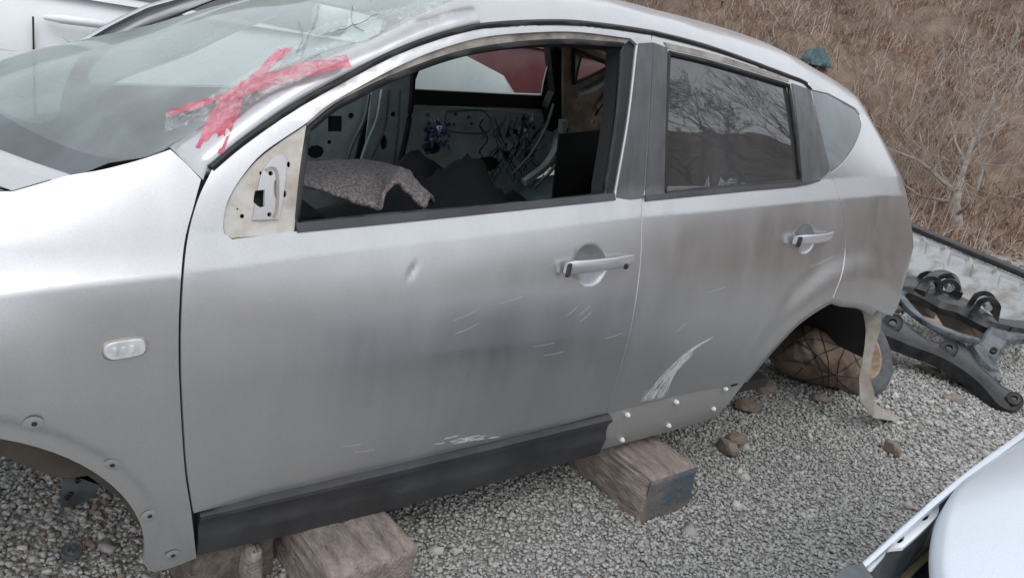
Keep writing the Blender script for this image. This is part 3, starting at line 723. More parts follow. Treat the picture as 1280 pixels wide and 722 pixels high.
# A pillar skin: from the groove to the edge of the glass
tfp = [fn_ for fn_ in tF if fn_[0] < 1.02]
rows = []
for i, (s, v) in enumerate(tfp):
    t = i/(len(tfp)-1); g = body(s, v)+np.array([0, .0, 0]); g = g+nrm(body, s, v)*(-1 if nrm(body, s, v)[1] > 0 else 1)*-.0; e = wscr(-1, .0+t*.93)
    n = np.cross(e-g, (body(*tfp[min(i+1, len(tfp)-1)])-body(*tfp[max(i-1, 0)]))); n /= np.linalg.norm(n)
    if n[1] > 0: n = -n
    row = [g+(e-g)*.03-n*.02] + [g+(e-g)*(.06+.94*q)+n*(.012*math.sin(math.pi*min(1, q+.12))) for q in np.linspace(0, 1, 6)] + [e-n*.012]
    rows.append(row)
jl = [tuple(q) for q in px([(254, 225), (236, 205), (213, 185)], fender, step=30)]; J3 = [fender(*q) for q in (jl[0], jl[len(jl)//2], jl[-1])]
r0 = [J3[0]+[0, .02, 0]]+[(J3[0]*(1-q)+J3[-1]*q) for q in np.linspace(0, 1, 6)]+[J3[-1]+[0, .012, 0]]
rows.insert(0, r0)
k = len(rows[0]); V = [p for r in rows for p in r]
F = [(i*k+j, (i+1)*k+j, (i+1)*k+j+1, i*k+j+1) for i in range(len(rows)-1) for j in range(k-1)]
mk('windscreen_pillar', V, F, M['silver'], car, True)
mk('windscreen_pillar', np.array(V)*[1, -1, 1], [f[::-1] for f in F], M['silver'], car, True)
# ---- fender
fj = px([(213, 186), (235, 206), (252, 224)], fender, step=8)
gFf = px([(252, 224), (243, 257), (231, 305), (225, 380), (224, 450), (227, 520), (232, 590), (240, 642), (246, 697)], fender)
fb = px([(246, 697), (218, 708), (192, 715)], fender)
arc = [(-.04+.376*math.cos(t), .32+.376*math.sin(t)) for t in np.linspace(-.05, math.pi+.05, 46)]
ftop = px([(15, 239), (50, 229), (84, 219), (120, 213), (150, 206), (185, 196), (213, 186)], fender, step=10)
vt = ftop[0][1]
fr = par([(-.42, .30), (-.62, .34, 1), (-.80, .55), (-.82, .8, 1), (-.8, vt-.10), (-.45, vt-.03), (-.1, vt-.005), tuple(ftop[0])], .05)
fend = sheet('front_fender', fj[:-1]+gFf+fb[1:]+arc+fr[:-1]+ftop[:-1], M['silver'], car, fn=fender, step=.028, gap=.001, thick=.018, extra=[(-.04+r_*math.cos(t), .32+r_*math.sin(t)) for r_ in (.388, .396, .403, .411, .419, .428) for t in np.linspace(-.05, 3.1, 90)]+[(x, zcrease(x)+d) for x in np.arange(-.75, .38, .012) for d in (-.010, -.003, .0005, .004, .009, .018, .032)])
# ---- bonnet: from the top edge of the fender over the middle
hed = [fender(s, v)+[0, .004, 0] for s, v in [tuple(ftop[0]+(ftop[6]-ftop[0])*q) for q in (.9, .6, .3, 0)]+[tuple(p) for p in fr[::-1] if p[1] > vt-.11]]
hed.insert(0, hed[0]+[.07, .0, -.004]); V = []; K = 17
for i, p in enumerate(hed):
    for j in range(K):
        a = -1+2*j/(K-1); t = i/(len(hed)-1); V.append((p[0]-.32*(1-t)*(1-abs(a)**2.2)-.1*t*(1-a*a), -p[1]*a, p[2]+.028*(1-a*a)))
F = [(i*K+j, i*K+j+1, (i+1)*K+j+1, (i+1)*K+j) for i in range(len(hed)-1) for j in range(K-1)]
mk('bonnet', V, F, M['silver'], car, True)
V = []
for a in np.linspace(-1, 1, 25):
    p = wscr(a, .0); q = wscr(a, .015); V += [p+[-.10, 0, -.035], p+[0, 0, -.012], q+[.06, 0, -.06], p+[.2, 0, -.20]]
F = [(4*i+j, 4*i+4+j, 4*i+5+j, 4*i+1+j) for i in range(24) for j in range(3)]
mk('scuttle', V, F, M['steel_grey'], car)
# bolt dimples round the arch, each a shallow dish with a dark hole
def disc(name, s, v, r, mat_, parent, fn=body, off=.001, n=14, dome=0, ry=1.0):
    N0 = nrm(fn, s, v); N0 = out_(N0); c = fn(s, v)+N0*off
    t1 = np.cross([0, 0, 1], N0); t1 /= np.linalg.norm(t1); t2 = np.cross(N0, t1); V = [c+N0*dome]; F = []
    for q, rr in enumerate((.5, 1)):
        for j in range(n): th = 2*math.pi*j/n; V.append(c+(t1*math.cos(th)+t2*math.sin(th)*ry)*r*rr+N0*dome*(1-rr*rr))
    F = [(0, 1+j, 1+(j+1) % n) for j in range(n)]+[(1+j, 1+n+j, 1+n+(j+1) % n, 1+(j+1) % n) for j in range(n)]
    return mk(name, V, F, mat_, parent, True)
M['dimple'] = M['silver']
for u, v in [(42, 529), (140, 580), (186, 644), (215, 693)]:
    s, w = solve(u, v, fender)
    dd = disc('bolt_recess', s, w, .016, M['dimple'], fend, fender, .0012, dome=.003); disc('bolt_hole', s+.001, w+.002, .0045, M['dark'], dd, fender, .0046)
# side repeater
s0, v0 = solve(156, 435, fender)
rp = MB(); V = []; n = 20
N0 = nrm(fender, s0, v0); N0 = out_(N0); T = np.array([1, 0, .10]); T /= np.linalg.norm(T); U = np.cross(N0, T); U = U if U[2] > 0 else -U
def lozenge(name, w, h, d0, d1, mt, par_, c, T, U, N0, e=.45, n=24):
    V = []
    for sc, d in ((1, d0), (1, d1*.6+d0*.4), (.92, d1), (.5, d1*1.08)):
        for j in range(n):
            th = 2*math.pi*j/n; a, b = math.cos(th), math.sin(th); a = math.copysign(abs(a)**e, a); b = math.copysign(abs(b)**.8, b); V.append(c+T*a*w*sc+U*b*h*sc+N0*d)
    F = [(q*n+j, q*n+(j+1) % n, q*n+n+(j+1) % n, q*n+n+j) for q in range(3) for j in range(n)]+[tuple(3*n+j for j in range(n))]
    return mk(name, V, F, mt, par_, True, sharp=40)
rep = lozenge('side_repeater', .033, .016, -.002, .009, M['lens'], fend, fender(s0, v0), T, U, N0)
lozenge('repeater_rim', .037, .019, -.003, .0025, M['stain'], rep, fender(s0, v0), T, U, N0)
for q in (-.016, -.003, .010): lozenge('lamp_cell', .005, .008, .004, .0105, M['lens'], rep, fender(s0, v0)+T*q, T, U, N0, n=10)
# ---- black ribbons behind the gaps, shade painted in place of real door frames
for L, w in ((gF, .07), (gM, .07), (gR, .06), (botF, .05), (botR, .05)):
    Pn, Nn = onsurf(L, off=-.022); mb = MB(); ribbon(mb, Pn, w, Nn, .003); mb.build('gap_shade', M['dark'], car)
for L in (gFf[2:],):
    mb = MB(); Pn, Nn = onsurf(L, fender, off=-.03); ribbon(mb, Pn, .045, Nn, .003); mb.build('gap_shade', M['dark'], car)
# ---- front window surround
O = [(386, 161, 1), (420, 133), (460, 111), (500, 93), (560, 71), (620, 58), (700, 51), (782, 55, 1)]
strip = px(topS[:-1]+[(790, 49, 1), (783, 55, 1), (700, 50), (620, 56), (560, 69), (500, 91), (460, 109), (420, 131), (386, 158, 1), (384, 153)])
sheet('window_channel', strip, M['stain'], door, off=.007, thick=.01, step=.04)
vis = px([(790, 48, 1), (797, 56), (786, 150), (770, 246, 1), (762, 247, 1), (777, 150), (783, 56, 1), (790, 48)])
sheet('pillar_channel', vis, M['rubber'], door, off=.012, thick=.01, step=.03)
loop = px(O+[(775, 150), (760, 243, 1), (640, 256), (500, 268), (372, 281, 1), (378, 220), (386, 161)])
Pn, Nn = onsurf(loop, off=-.012); mb = MB(); mb.tube(Pn, .0085, n=6, cap=False); mb.build('window_seal', M['rubber'], door, True, 60)
def reveal(name, L, d0, d1, mt, par_, taper=0):
    Pn, Nn = onsurf(L); V = []
    c = np.mean(Pn, axis=0)
    for p, n in zip(Pn, Nn): V += [p-n*d0, p-n*d1+(c-p)*taper]
    return mk(name, V, [(2*i, 2*i+1, 2*i+3, 2*i+2) for i in range(len(L)-1)], mt, par_, True)
reveal('window_reveal', loop, .004, .055, M['rubber'], door, .03)
# window seal along the sill
bl = px([(371, 285), (500, 273), (640, 259), (768, 246)]); Pn, Nn = onsurf(bl, off=.004); mb = MB(); ribbon(mb, Pn, .019, Nn, .014); mb.build('belt_seal', M['black_trim'], door)
# mirror triangle: plate with real openings
plate = px([(291, 297, 1), (282, 290), (281, 268), (288, 247), (303, 222), (331, 192), (384, 155, 1), (378, 200), (369, 290, 1), (291, 297)], step=6)
def pc(u, v, r, n=8, ry=1): return px([(u+r*math.cos(2*math.pi*k/n), v+r*ry*math.sin(2*math.pi*k/n)) for k in range(n)]+[(u+r, v)], step=9)
holes = [pc(304, 270, 3), pc(338.5, 216.5, 3.2), pc(337, 268, 3), pc(327, 216, 2, ry=1.3), pc(357, 242, 2.6, ry=1.8), pc(362, 205, 2.2, ry=1.8), pc(298, 261, 1.4, n=6),
         px([(320, 238, 1), (331, 237, 1), (331, 258, 1), (325, 259), (318, 252), (320, 238)], step=6)]
mp_ = sheet('mirror_plate', plate, M['cream'], door, holes=holes, off=.006, thick=.004, step=.02)
# raised triangular mounting pad
pad = px([(316, 275, 1), (322, 240), (328, 215), (342, 196), (355, 194), (358, 205), (355, 240), (349, 274, 1), (316, 275)], step=6)
sheet('mirror_mount', pad, M['silver_dirty'], mp_, holes=holes[1:3]+[holes[-1], pc(345, 236, 3, ry=4)][0:3], off=.0005, thick=.006, step=.02)
Pn, Nn = onsurf(px([(332, 213), (340, 210), (346, 215), (347, 235), (346, 262), (342, 272)], step=5), off=.001); mb = MB(); ribbon(mb, Pn, .006, Nn, .003); mb.build('mount_groove', M['stain'], mp_)
sheet('mirror_hole_shade', inset(plate, .004), M['dark'], mp_, off=.03, thick=0, step=.05)  # black sheet behind the openings, coloured as the shade inside the door
# ---- pillar films
filmF = px([(798, 54, 1), (815, 53, 1), (811, 140), (804, 248, 1), (788, 250), (770, 247, 1), (786, 150), (798, 54)])
sheet('pillar_trim', filmF, M['pillar'], door, off=-.0025, thick=.004, step=.03, gap=.0008)
filmR = px([(816, 53, 1), (834, 60, 1), (832, 140), (830, 242, 1), (806, 249, 1), (812, 140), (816, 53)])
sheet('pillar_trim', filmR, M['pillar'], rdoor, off=-.0025, thick=.004, step=.03, gap=.0008)
wedge_ = px([(989, 104, 1), (1012, 112, 1), (1023, 155), (1037, 213, 1), (1024, 226), (1004, 231, 1), (1001, 225), (997, 160), (989, 104)])
sheet('corner_trim', wedge_, M['pillar'], rdoor, off=-.003, thick=.004, step=.03, gap=.001)
sheet('rear_door_glass', inset(gRp, .003), M['glass_tint'], rdoor, off=.008, thick=.004, step=.05)
Pn, Nn = onsurf(gRp, off=-.001); mb = MB(); mb.tube(list(Pn), .0065, n=6, cap=False); mb.build('glass_seal', M['rubber'], rdoor, True, 60)
st_ = px([(830, 53, 1), (900, 70), (986, 99, 1), (986, 103, 1), (900, 77), (834, 61, 1), (830, 53)]); sheet('window_channel', st_, M['stain'], rdoor, off=-.0015, thick=.003, step=.04)
bl = px([(806, 248), (920, 237), (1001, 230), (1024, 226)]); Pn, Nn = onsurf(bl, off=.005); mb = MB(); ribbon(mb, Pn, [.017]*(len(bl)-4)+[.014, .010, .006, .003], Nn, .01); mb.build('belt_seal', M['black_trim'], rdoor)
# ---- handles
M['handle'] = paint('handle paint', (.60, .61, .63), amount=.2, metal=.7, rough=.28)
def handle(parent, pts, hh, key):
    L = px(pts, step=6); n = len(L); V = []; K = 12
    for i, (s, v) in enumerate(L):
        t = i/(n-1); N0 = nrm(body, s, v); N0 = out_(N0); yb = yside(s, v)+0
        base = np.array([body(s, v)[0], -(planW(s)-lerp(s, [.4, .8, 1.2, 2.0], [.038, .058, .066, .070])*(max(v-.72, 0)/(zcrease(s)-.72))**1.65+flare(s, v)), v]); o = .008+.026*math.sin(math.pi*min(1, max(0, t*.96+.04)))**.5
        e = hh*(1-.20*t)*(1 if 0 < i < n-1 else .8)
        for j in range(K):
            th = 2*math.pi*j/K; c, d = math.cos(th), math.sin(th); c = math.copysign(abs(c)**.6, c); d = math.copysign(abs(d)**.6, d)
            V.append(base+N0*(o+c*.008)+np.array([0, 0, 1])*d*e)
    F = [(i*K+j, i*K+(j+1) % K, (i+1)*K+(j+1) % K, (i+1)*K+j) for i in range(n-1) for j in range(K)]+[tuple(range(K))[::-1], tuple((n-1)*K+j for j in range(K))]
    h = mk('door_handle', V, F, M['handle'], parent, True, sharp=50)
    for end in (0,):
        s, v = L[end]; N0 = nrm(body, s, v); N0 = out_(N0); lozenge('handle_base', .003, hh*1.02, .0, .013, M['black_trim'], h, np.array([body(s, v)[0]+(.002 if end == 0 else -.006), -(planW(s)-.015+flare(s, v)), v]), np.array([1., 0, .1]), np.array([0, 0, 1.]), N0, n=14)
    if key:
        s, v = solve(764, 328, body); N0 = nrm(body, s, v); N0 = out_(N0)
        lozenge('keyhole', .0035, .0075, .030, .0385, M['dark'], h, np.array([body(s, v)[0], -(planW(s)-.014), v]), np.array([1., 0, .1]), np.array([0, 0, 1.]), N0, n=10)
    return h
handle(door, [(702, 334), (745, 329), (788, 323)], .0185, True)
handle(rdoor, [(988, 299), (1012, 297), (1036, 293)], .0175, False)
# ---- sill cover (black) and bare sill behind it
def rail(name, sa, sb, ztop, zbot, prof, mt, parent, n=40, slant=(0, 0)):
    V = []; K = len(prof)
    for i in range(n):
        t = i/(n-1)
        for j, (o, q) in enumerate(prof):
            s = sa+(sb-sa)*t+slant[0]*(1-t)*q+slant[1]*t*q; z = ztop(s)+(zbot(s)-ztop(s))*q
            V.append(np.array([s, -(planW(s)-.055*((.72-z)/.42)**2)-o, z]))
    F = [(i*K+j, i*K+j+1, (i+1)*K+j+1, (i+1)*K+j) for i in range(n-1) for j in range(K-1)]
    F = [f[::-1] for f in F]+[tuple(range(K)), tuple((n-1)*K+j for j in range(K))[::-1]]
    return mk(name, V, F, mt, parent, True, sharp=38)
zt_ = lambda s: lerp(s, [.4, .68, 1.1, 1.55], [.423, .431, .445, .466]); zb_ = lambda s: lerp(s, [.4, .71, 1.15, 1.6], [.288, .279, .287, .311])
rail('sill_cover', .43, 1.545, zt_, zb_, [(-.03, -.02), (.002, -.01), (.018, .04), (.0195, .10), (.008, .22), (.006, .40), (.010, .50), (.0135, .56), (.012, .62), (.004, 1.0), (-.02, 1.03), (-.12, 1.0)], M['black_trim'], car, slant=(.01, .035))
zt2 = lambda s: lerp(s, [1.5, 1.66, 1.87, 2.2], [.471, .481, .491, .493]); zb2 = lambda s: lerp(s, [1.5, 1.75, 1.96, 2.15], [.309, .319, .328, .347])
sill = rail('bare_sill', 1.50, 2.165, zt2, zb2, [(-.03, -.01), (-.006, .01), (-.004, .1), (.0, .5), (-.001, .93), (-.008, 1.0), (-.09, 1.0)], M['silver_dirty'], car, slant=(.03, -.075))
rail('inner_sill', .40, 1.60, zt_, zb_, [(-.03, .0), (-.02, .3), (-.03, .97), (-.12, .97)], M['dark'], car)
for u, v in [(784, 518), (777, 549), (845, 502), (835, 531), (909, 487), (894, 512)]:
    s, w = solve(u, v, body); c = np.array([s, -(planW(s)-.055*((.72-w)/.42)**2)-.001, w]); mb = MB(); mb.tube([c+[0, .004, 0], c+[0, -.002, 0], c+[0, -.007, 0], c+[0, -.010, 0]], [.0075, .0085, .006, .002], n=7); mb.build('clip_stub', M['foam'], sill, True)
tb = [(1121, 258, 1), (1134, 252, 1), (1135, 263, 1), (1125, 267, 1)]; tb3 = [aty(u, v, -.70) for u, v, _ in tb]
mb = MB(); mb.add(tb3+[q+np.array([.01, .03, 0]) for q in tb3], [(3, 2, 1, 0), (4, 5, 6, 7), (0, 1, 5, 4), (1, 2, 6, 5), (2, 3, 7, 6), (3, 0, 4, 7)]); mb.build('lamp_bracket', M['cream'], quarter)
# ---- rear arch flange and hanging torn strip
fl_out = px([(930, 478), (962, 440), (1000, 400), (1041, 373), (1052, 376), (1080, 379), (1097, 388)])
V = []
for s, v in fl_out:
    dx, dz = 2.62-s, .42-v; L_ = math.hypot(dx, dz); p = body(s, v); V += [p+[0, .003, 0], p+[dx/L_*.024, .005, dz/L_*.024], p+[dx/L_*.028, .05, dz/L_*.026]]
F = [(3*i+j, 3*i+3+j, 3*i+4+j, 3*i+1+j) for i in range(len(fl_out)-1) for j in range(2)]
mk('arch_flange', V, F, M['silver'], quarter, True)
sp = [aty(u, v, -y) for u, v, y in [(1090, 384, .80), (1092, 410, .80), (1086, 440, .82), (1080, 470, .85), (1084, 495, .88), (1092, 512, .90)]]+[atz(1112, 519, GZ+.015), atz(1125, 521, GZ+.008)]
mb = MB(); ribbon(mb, [np.array(p) for p in sp], [.085, .07, .055, .055, .07, .08, .07, .02], [np.array(q)/np.linalg.norm(q) for q in [(-.3, -.9, 0), (-.35, -.9, 0), (-.3, -.95, 0), (-.2, -.95, .1), (-.4, -.9, .1), (-.3, -.7, .5), (-.1, -.3, .9), (0, 0, 1)]], .003)
mb.build('torn_strip', M['card_strip'] if 'card_strip' in M else mat('torn dirty strip', (.36, .34, .31), .7, col2=(.24, .20, .165), vs=14), quarter, True)
# inner rear wheelhouse and front inner wing
def bowl(name, cx, cz, r, y0, y1, mt, a0, a1, mirror=False, squash=1.0):
    V = []; n = 18
    for i in range(n):
        th = a0+(a1-a0)*i/(n-1)
        for y in np.linspace(y0, y1, 5): V.append((cx+r*math.cos(th), y, cz+r*squash*math.sin(th)))
    F = [(i*5+j, i*5+j+1, i*5+6+j, i*5+5+j) for i in range(n-1) for j in range(4)]+[tuple(i*5+4 for i in range(n))]
    if mirror: V = [(a, -b, c) for a, b, c in V]
    return mk(name, V, F, mt, car, True, sharp=40)
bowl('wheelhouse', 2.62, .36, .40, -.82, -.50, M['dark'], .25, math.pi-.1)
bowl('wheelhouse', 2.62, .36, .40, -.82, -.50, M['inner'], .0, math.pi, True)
M['rusty'] = mat('dirty inner wing', (.085, .073, .062), .8, col2=(.16, .13, .105), vs=8)
bowl('inner_wing', -.04, .34, .42, -.84, -.52, M['rusty'], .55, math.pi)
plate3('inner_wing', c_((-80, 500), (-80, 548), (0, 568), (45, 587), (76, 597), (100, 597), (128, 607), (150, 622), (172, 656), (186, 700), (215, 690), (200, 600), (120, 500)), -.50, M['rusty'], car, th=.02)
# ---- floor pan, bulkhead, scrape marks
mb = MB(); mb.box((1.45, 0, .40), (1.0, .78, .02)); mb.box((.50, 0, .66), (.02, .70, .26)); mb.box((2.85, 0, .60), (.3, .50, .02)); mb.build('floor_pan', M['dark'], car)
mb = MB(); mb.box((.66, .05, .86), (.14, .62, .08), bev=.03); mb.box((.72, -.2, .74), (.10, .35, .10), bev=.03); mb.build('dashboard', M['fabric'], car)
def sliver(name, pts_list, mt, parent, off=.0012):
    mb = MB()
    for pts, w in pts_list:
        L = px(pts, step=4); Pn, Nn = onsurf(L, off=off); n = len(Pn); ribbon(mb, Pn, [max(.0004, w*math.sin(math.pi*(i+.3)/(n-1+.6))) for i in range(n)], Nn, .0006)
    return mb.build(name, mt, parent)
sc = [([(891, 421), (872, 432), (852, 449), (840, 470), (833, 492)], .011), ([(889, 423), (868, 434), (850, 450), (838, 472), (828, 497)], .009)]
rr = random.Random(3)
for q in np.linspace(0, 1, 20):
    u1 = 830-30*q+rr.uniform(-1, 1); v1 = 497+5*q; u0 = 866-10*q+rr.uniform(-4, 4); v0 = 437+14*q*rr.uniform(.3, 1.4)
    sc.append(([(u1, v1), ((u0+u1)/2-4, (v0+v1)/2-1), (u0, v0)], .0022*rr.uniform(.5, 1.5)))
    if q > .1: sc.append(([(u1, v1), (u1+3, v1-6), (u1+7, v1-14)], .004*rr.uniform(.4, 1.3)))
sliver('scrape', sc, M['scrape'], rdoor)
sc = []
for k in range(26):
    u = rr.gauss(586, 15); v = 548-(u-586)*.10+rr.gauss(0, 2.2); sc.append(([(u-rr.uniform(2, 9), v+1), (u, v), (u+rr.uniform(2, 7), v-1)], rr.uniform(.0008, .0035)))
sliver('scrape', sc, M['scrape'], door)
M['faint'] = mat('faint scuff', (.48, .49, .50), .5, .4)
sc = []
for (u, v, du, dv, n) in [(560, 410, 30, -14, 2), (680, 440, 26, -5, 2), (765, 420, 20, -6, 1), (620, 380, 30, -10, 1), (505, 340, 8, 3, 2), (270, 432, 2, 8, 2), (440, 560, 25, -3, 2), (720, 400, 14, -12, 3)]:
    for k in range(n): a = rr.gauss(0, 9); b = rr.gauss(0, 5); sc.append(([(u+a, v+b), (u+a+du*.5, v+b+dv*.5+1), (u+a+du, v+b+dv)], rr.uniform(.0003, .0008)))
tag(sliver('scuff', sc, M['faint'], door), kind='stuff')
sc = []
for (u, v, du, dv, n) in [(930, 455, 3, -16, 2), (880, 360, 26, -8, 1), (850, 400, -12, 12, 1), (1000, 340, 30, -14, 2)]:
    for k in range(n): a = rr.gauss(0, 8); b = rr.gauss(0, 5); sc.append(([(u+a, v+b), (u+a+du*.5, v+b+dv*.5+1), (u+a+du, v+b+dv)], rr.uniform(.0005, .0012)))
tag(sliver('scuff', sc, M['faint'], rdoor), kind='stuff')
# ---- red and clear tape on the windscreen edge
def tape(name, pts, w, mt, off, seed):
    r_ = random.Random(seed); P2 = [tuple(p) for p in spline(pts, 7)]; L = []; g = (-.95, .2)
    for p in P2: g = wsolve(p[0], p[1], g); L.append(tuple(g))
    V = []; K = 9; n = len(L); C3 = [wscr(*q) for q in L]
    for i in range(n):
        a = L[i]; t = C3[min(i+1, n-1)]-C3[max(i-1, 0)]; t /= np.linalg.norm(t); N0 = nrm(wscr, *a, h=.01); N0 = -N0 if np.dot(N0, C3[i]-CAM) > 0 else N0
        b = np.cross(N0, t); ww = w[0]+(w[1]-w[0])*i/(n-1) if not np.isscalar(w) else w
        for j in range(K):
            q = j/(K-1)-.5; V.append(C3[i]+b*ww*(q+r_.gauss(0, .004))+N0*(off+.0012*abs(r_.gauss(0, 1))+.0022*math.sin(i*.8+j*2.1)+.0015*math.sin(i*2.3-j)))
    return mk(name, V, [(i*K+j, i*K+j+1, (i+1)*K+j+1, (i+1)*K+j) for i in range(n-1) for j in range(K-1)], mt, car, True)
tape('tape_strip', [(360, 70), (328, 103), (300, 125), (280, 155), (264, 194)], (.034, .052), M['tape'], .016, 1)
tape('tape_strip', [(214, 147), (255, 134), (300, 120)], .026, M['tape'], .008, 2)
tape('tape_strip', [(298, 128), (345, 106), (395, 93), (437, 86)], (.028, .040), M['tape'], .018, 3)
tape('clear_tape', [(215, 165), (280, 143), (330, 112), (400, 84), (470, 58), (560, 20)], (.07, .06), M['film'], .022, 4)
tape('clear_tape', [(300, 128), (360, 70), (420, 40), (500, 20)], .05, M['film'], .012, 6)
for pts in ([(372, 28), (376, 48), (370, 70)], [(398, 5), (392, 30), (380, 55), (376, 72)], [(310, 98), (345, 92), (400, 70)], [(470, 20), (440, 35), (405, 45)], [(440, 8), (438, 30), (455, 42)]):
    L = []; g = (-.9, .5)
    for p in spline(pts, 9): g = wsolve(p[0]+random.gauss(0, .6), p[1]+random.gauss(0, .6), g); L.append(wscr(*g)+[0, -.002, .004])
    mb = MB(); mb.tube(L, .0012, n=4); mb.build('glass_crack', mat('crack', (.20, .24, .24), .3) if 'crack' not in bpy.data.materials else bpy.data.materials['crack'], ws)
tape('tape_strip', [(448, 26), (480, 12), (515, 4)], .02, M['film'], .03, 9)
tape('clear_tape', [(470, 58), (540, 22), (620, 2)], .05, M['film'], .034, 10)
tape('tape_strip', [(520, 14), (570, 2), (610, -6)], .022, M['tape'], .03, 7)

# ================================================================== far side and cabin seen through the open window
def stq(L): return [np.array([q[0] if q[0] < 1.6 else 1.6+(q[0]-1.6)*1.22, q[1]]) for q in L]
tR2, gR2, gRp2, aR2, bR2, qg2 = stq(tR), stq(gR), stq(gRp), stq(aR), stq(botR), stq(qglass)
fd = sheet('far_front_door', doorF_out, M['silver'], car, holes=[holeF], step=.06, thick=.01, mirror=True)
frd = sheet('far_rear_door', tR2+gR2[1:]+aR2[1:]+bR2[1:]+gM[::-1][1:], M['silver'], car, holes=[gRp2], step=.06, thick=.01, mirror=True)
fq = sheet('far_quarter_panel', gR2+[(2.62, .78), (2.95, .69)]+tail+[q for q in topQ if q[0] > gR2[0][0]+.02], M['silver'], car, holes=[qg2], step=.06, thick=.012, mirror=True)
sheet('glass_pane', gRp2, M['glass_clear'], frd, off=.008, thick=0, step=.08, mirror=True)
sheet('glass_pane', qg2, M['glass_clear'], fq, off=.008, thick=0, step=.08, mirror=True)
sq = lambda u, v, a, b: [(u-a, v-b), (u+a, v-b), (u+a, v+b), (u-a, v+b)]
ci = lambda u, v, r, ry=1.0, n=9: [(u+r*math.cos(6.283*k/n), v+r*ry*math.sin(6.283*k/n)) for k in range(n)]
p1 = plate3('inner_panel', c_((350, 150), (478, 104), (470, 150), (440, 205), (425, 262), (350, 300)), .79, M['inner'], fd, holes=[sq(419, 155, 9, 10), ci(439, 145, 4), ci(395, 190, 11, .8), ci(412, 178, 3)])
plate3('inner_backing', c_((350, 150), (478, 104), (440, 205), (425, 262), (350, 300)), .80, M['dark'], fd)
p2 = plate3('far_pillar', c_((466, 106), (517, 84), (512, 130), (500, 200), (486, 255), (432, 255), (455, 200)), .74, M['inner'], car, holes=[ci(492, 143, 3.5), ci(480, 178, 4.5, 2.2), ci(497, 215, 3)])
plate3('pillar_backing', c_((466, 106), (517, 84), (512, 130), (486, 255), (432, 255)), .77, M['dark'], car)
M['rib'] = mat('pale panel edge', (.22, .235, .23), .4, .4)
def rib(pts, y, r, mt=None, parent=None, name='panel_rib'):
    mb = MB(); mb.tube([aty(a, b, y) for a, b in spline(pts, 10)], r, n=6); mb.build(name, mt or M['rib'], parent or car, True, 60)
rib([(462, 118), (455, 150), (437, 190), (424, 250)], .73, .008); rib([(478, 112), (471, 150), (455, 190), (440, 252)], .72, .010, M['inner']); rib([(487, 112), (481, 160), (462, 205), (450, 252)], .72, .005)
rib([(517, 84), (513, 140), (500, 205), (484, 255)], .70, .013, M['rubber'], name='door_seal')
rib([(500, 112), (497, 170), (486, 240)], .72, .005)
bar = plate3('belt_rail', c_((513, 112), (695, 121), (702, 137), (512, 131)), .77, M['rubber'], frd, th=.03)
inn = plate3('inner_panel', c_((512, 131), (702, 136), (690, 180), (650, 262), (478, 262), (500, 205)), .785, M['inner'], frd,
             holes=[ci(570, 143, 2.2), ci(586, 147, 2.2), ci(568, 156, 2.2), ci(590, 155, 2.2), ci(540, 185, 12, .7), ci(610, 205, 16, .6), ci(655, 150, 3), ci(668, 160, 3), ci(645, 165, 4)])
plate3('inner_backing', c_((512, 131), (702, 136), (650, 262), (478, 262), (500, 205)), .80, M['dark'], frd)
rib([(530, 139), (548, 134), (640, 139), (680, 146)], .77, .006, M['inner'], frd); rib([(558, 140), (606, 140), (610, 165), (560, 163), (558, 140)], .775, .004, M['rib'], frd)
plate3('far_rear_pillar', c_((686, 45), (708, 45), (708, 150), (690, 165), (684, 135), (693, 115)), .70, M['rubber'], car, th=.05)
plate3('far_window_frame', c_((512, 60), (700, 40), (700, 50), (640, 54), (580, 66), (525, 86), (515, 112), (508, 112)), .745, M['rubber'], car, th=.03)
tri = [(717, 63), (756, 78), (761, 84), (717, 105)]
qi = plate3('quarter_inner', c_((704, 40), (800, 45), (785, 170), (704, 170)), .66, M['inner_brown'], fq, holes=[tri, ci(706+5, 130, 2.5), ci(741, 152, 2.2), ci(753, 137, 2), ci(762, 139, 2)])
mb = MB(); t3 = [aty(a, b, .655) for a, b in tri+[tri[0]]]; mb.tube(t3, .010, n=6); mb.build('glass_seal', M['rubber'], qi, True, 60)
rib([(722, 118), (745, 108), (768, 92)], .655, .02, M['inner'], fq); rib([(745, 135), (765, 112), (790, 100)], .65, .014, M['inner_brown'], fq)
rib([(744, 145), (752, 132), (772, 125)], .64, .006, M['wire'], fq, 'cable')
rib([(692, 130), (682, 160), (664, 192), (640, 218)], .60, .007, M['rib']); rib([(704, 150), (700, 175), (684, 205), (655, 228)], .56, .022, M['inner']); rib([(712, 150), (706, 180), (692, 210), (668, 234)], .52, .008, M['rib'])
# black seat-back mass in the rear
mb = MB(); mb.box((2.80, .20, .80), (.10, .50, .30), bev=.04); mb.build('seat_back', M['fabric'], car, True, 50)
plate3('rear_light_block', c_((700, 168), (790, 160), (790, 260), (690, 260)), .45, M['dark'], car)  # added black plate, stops light leaking into the rear of the cabin
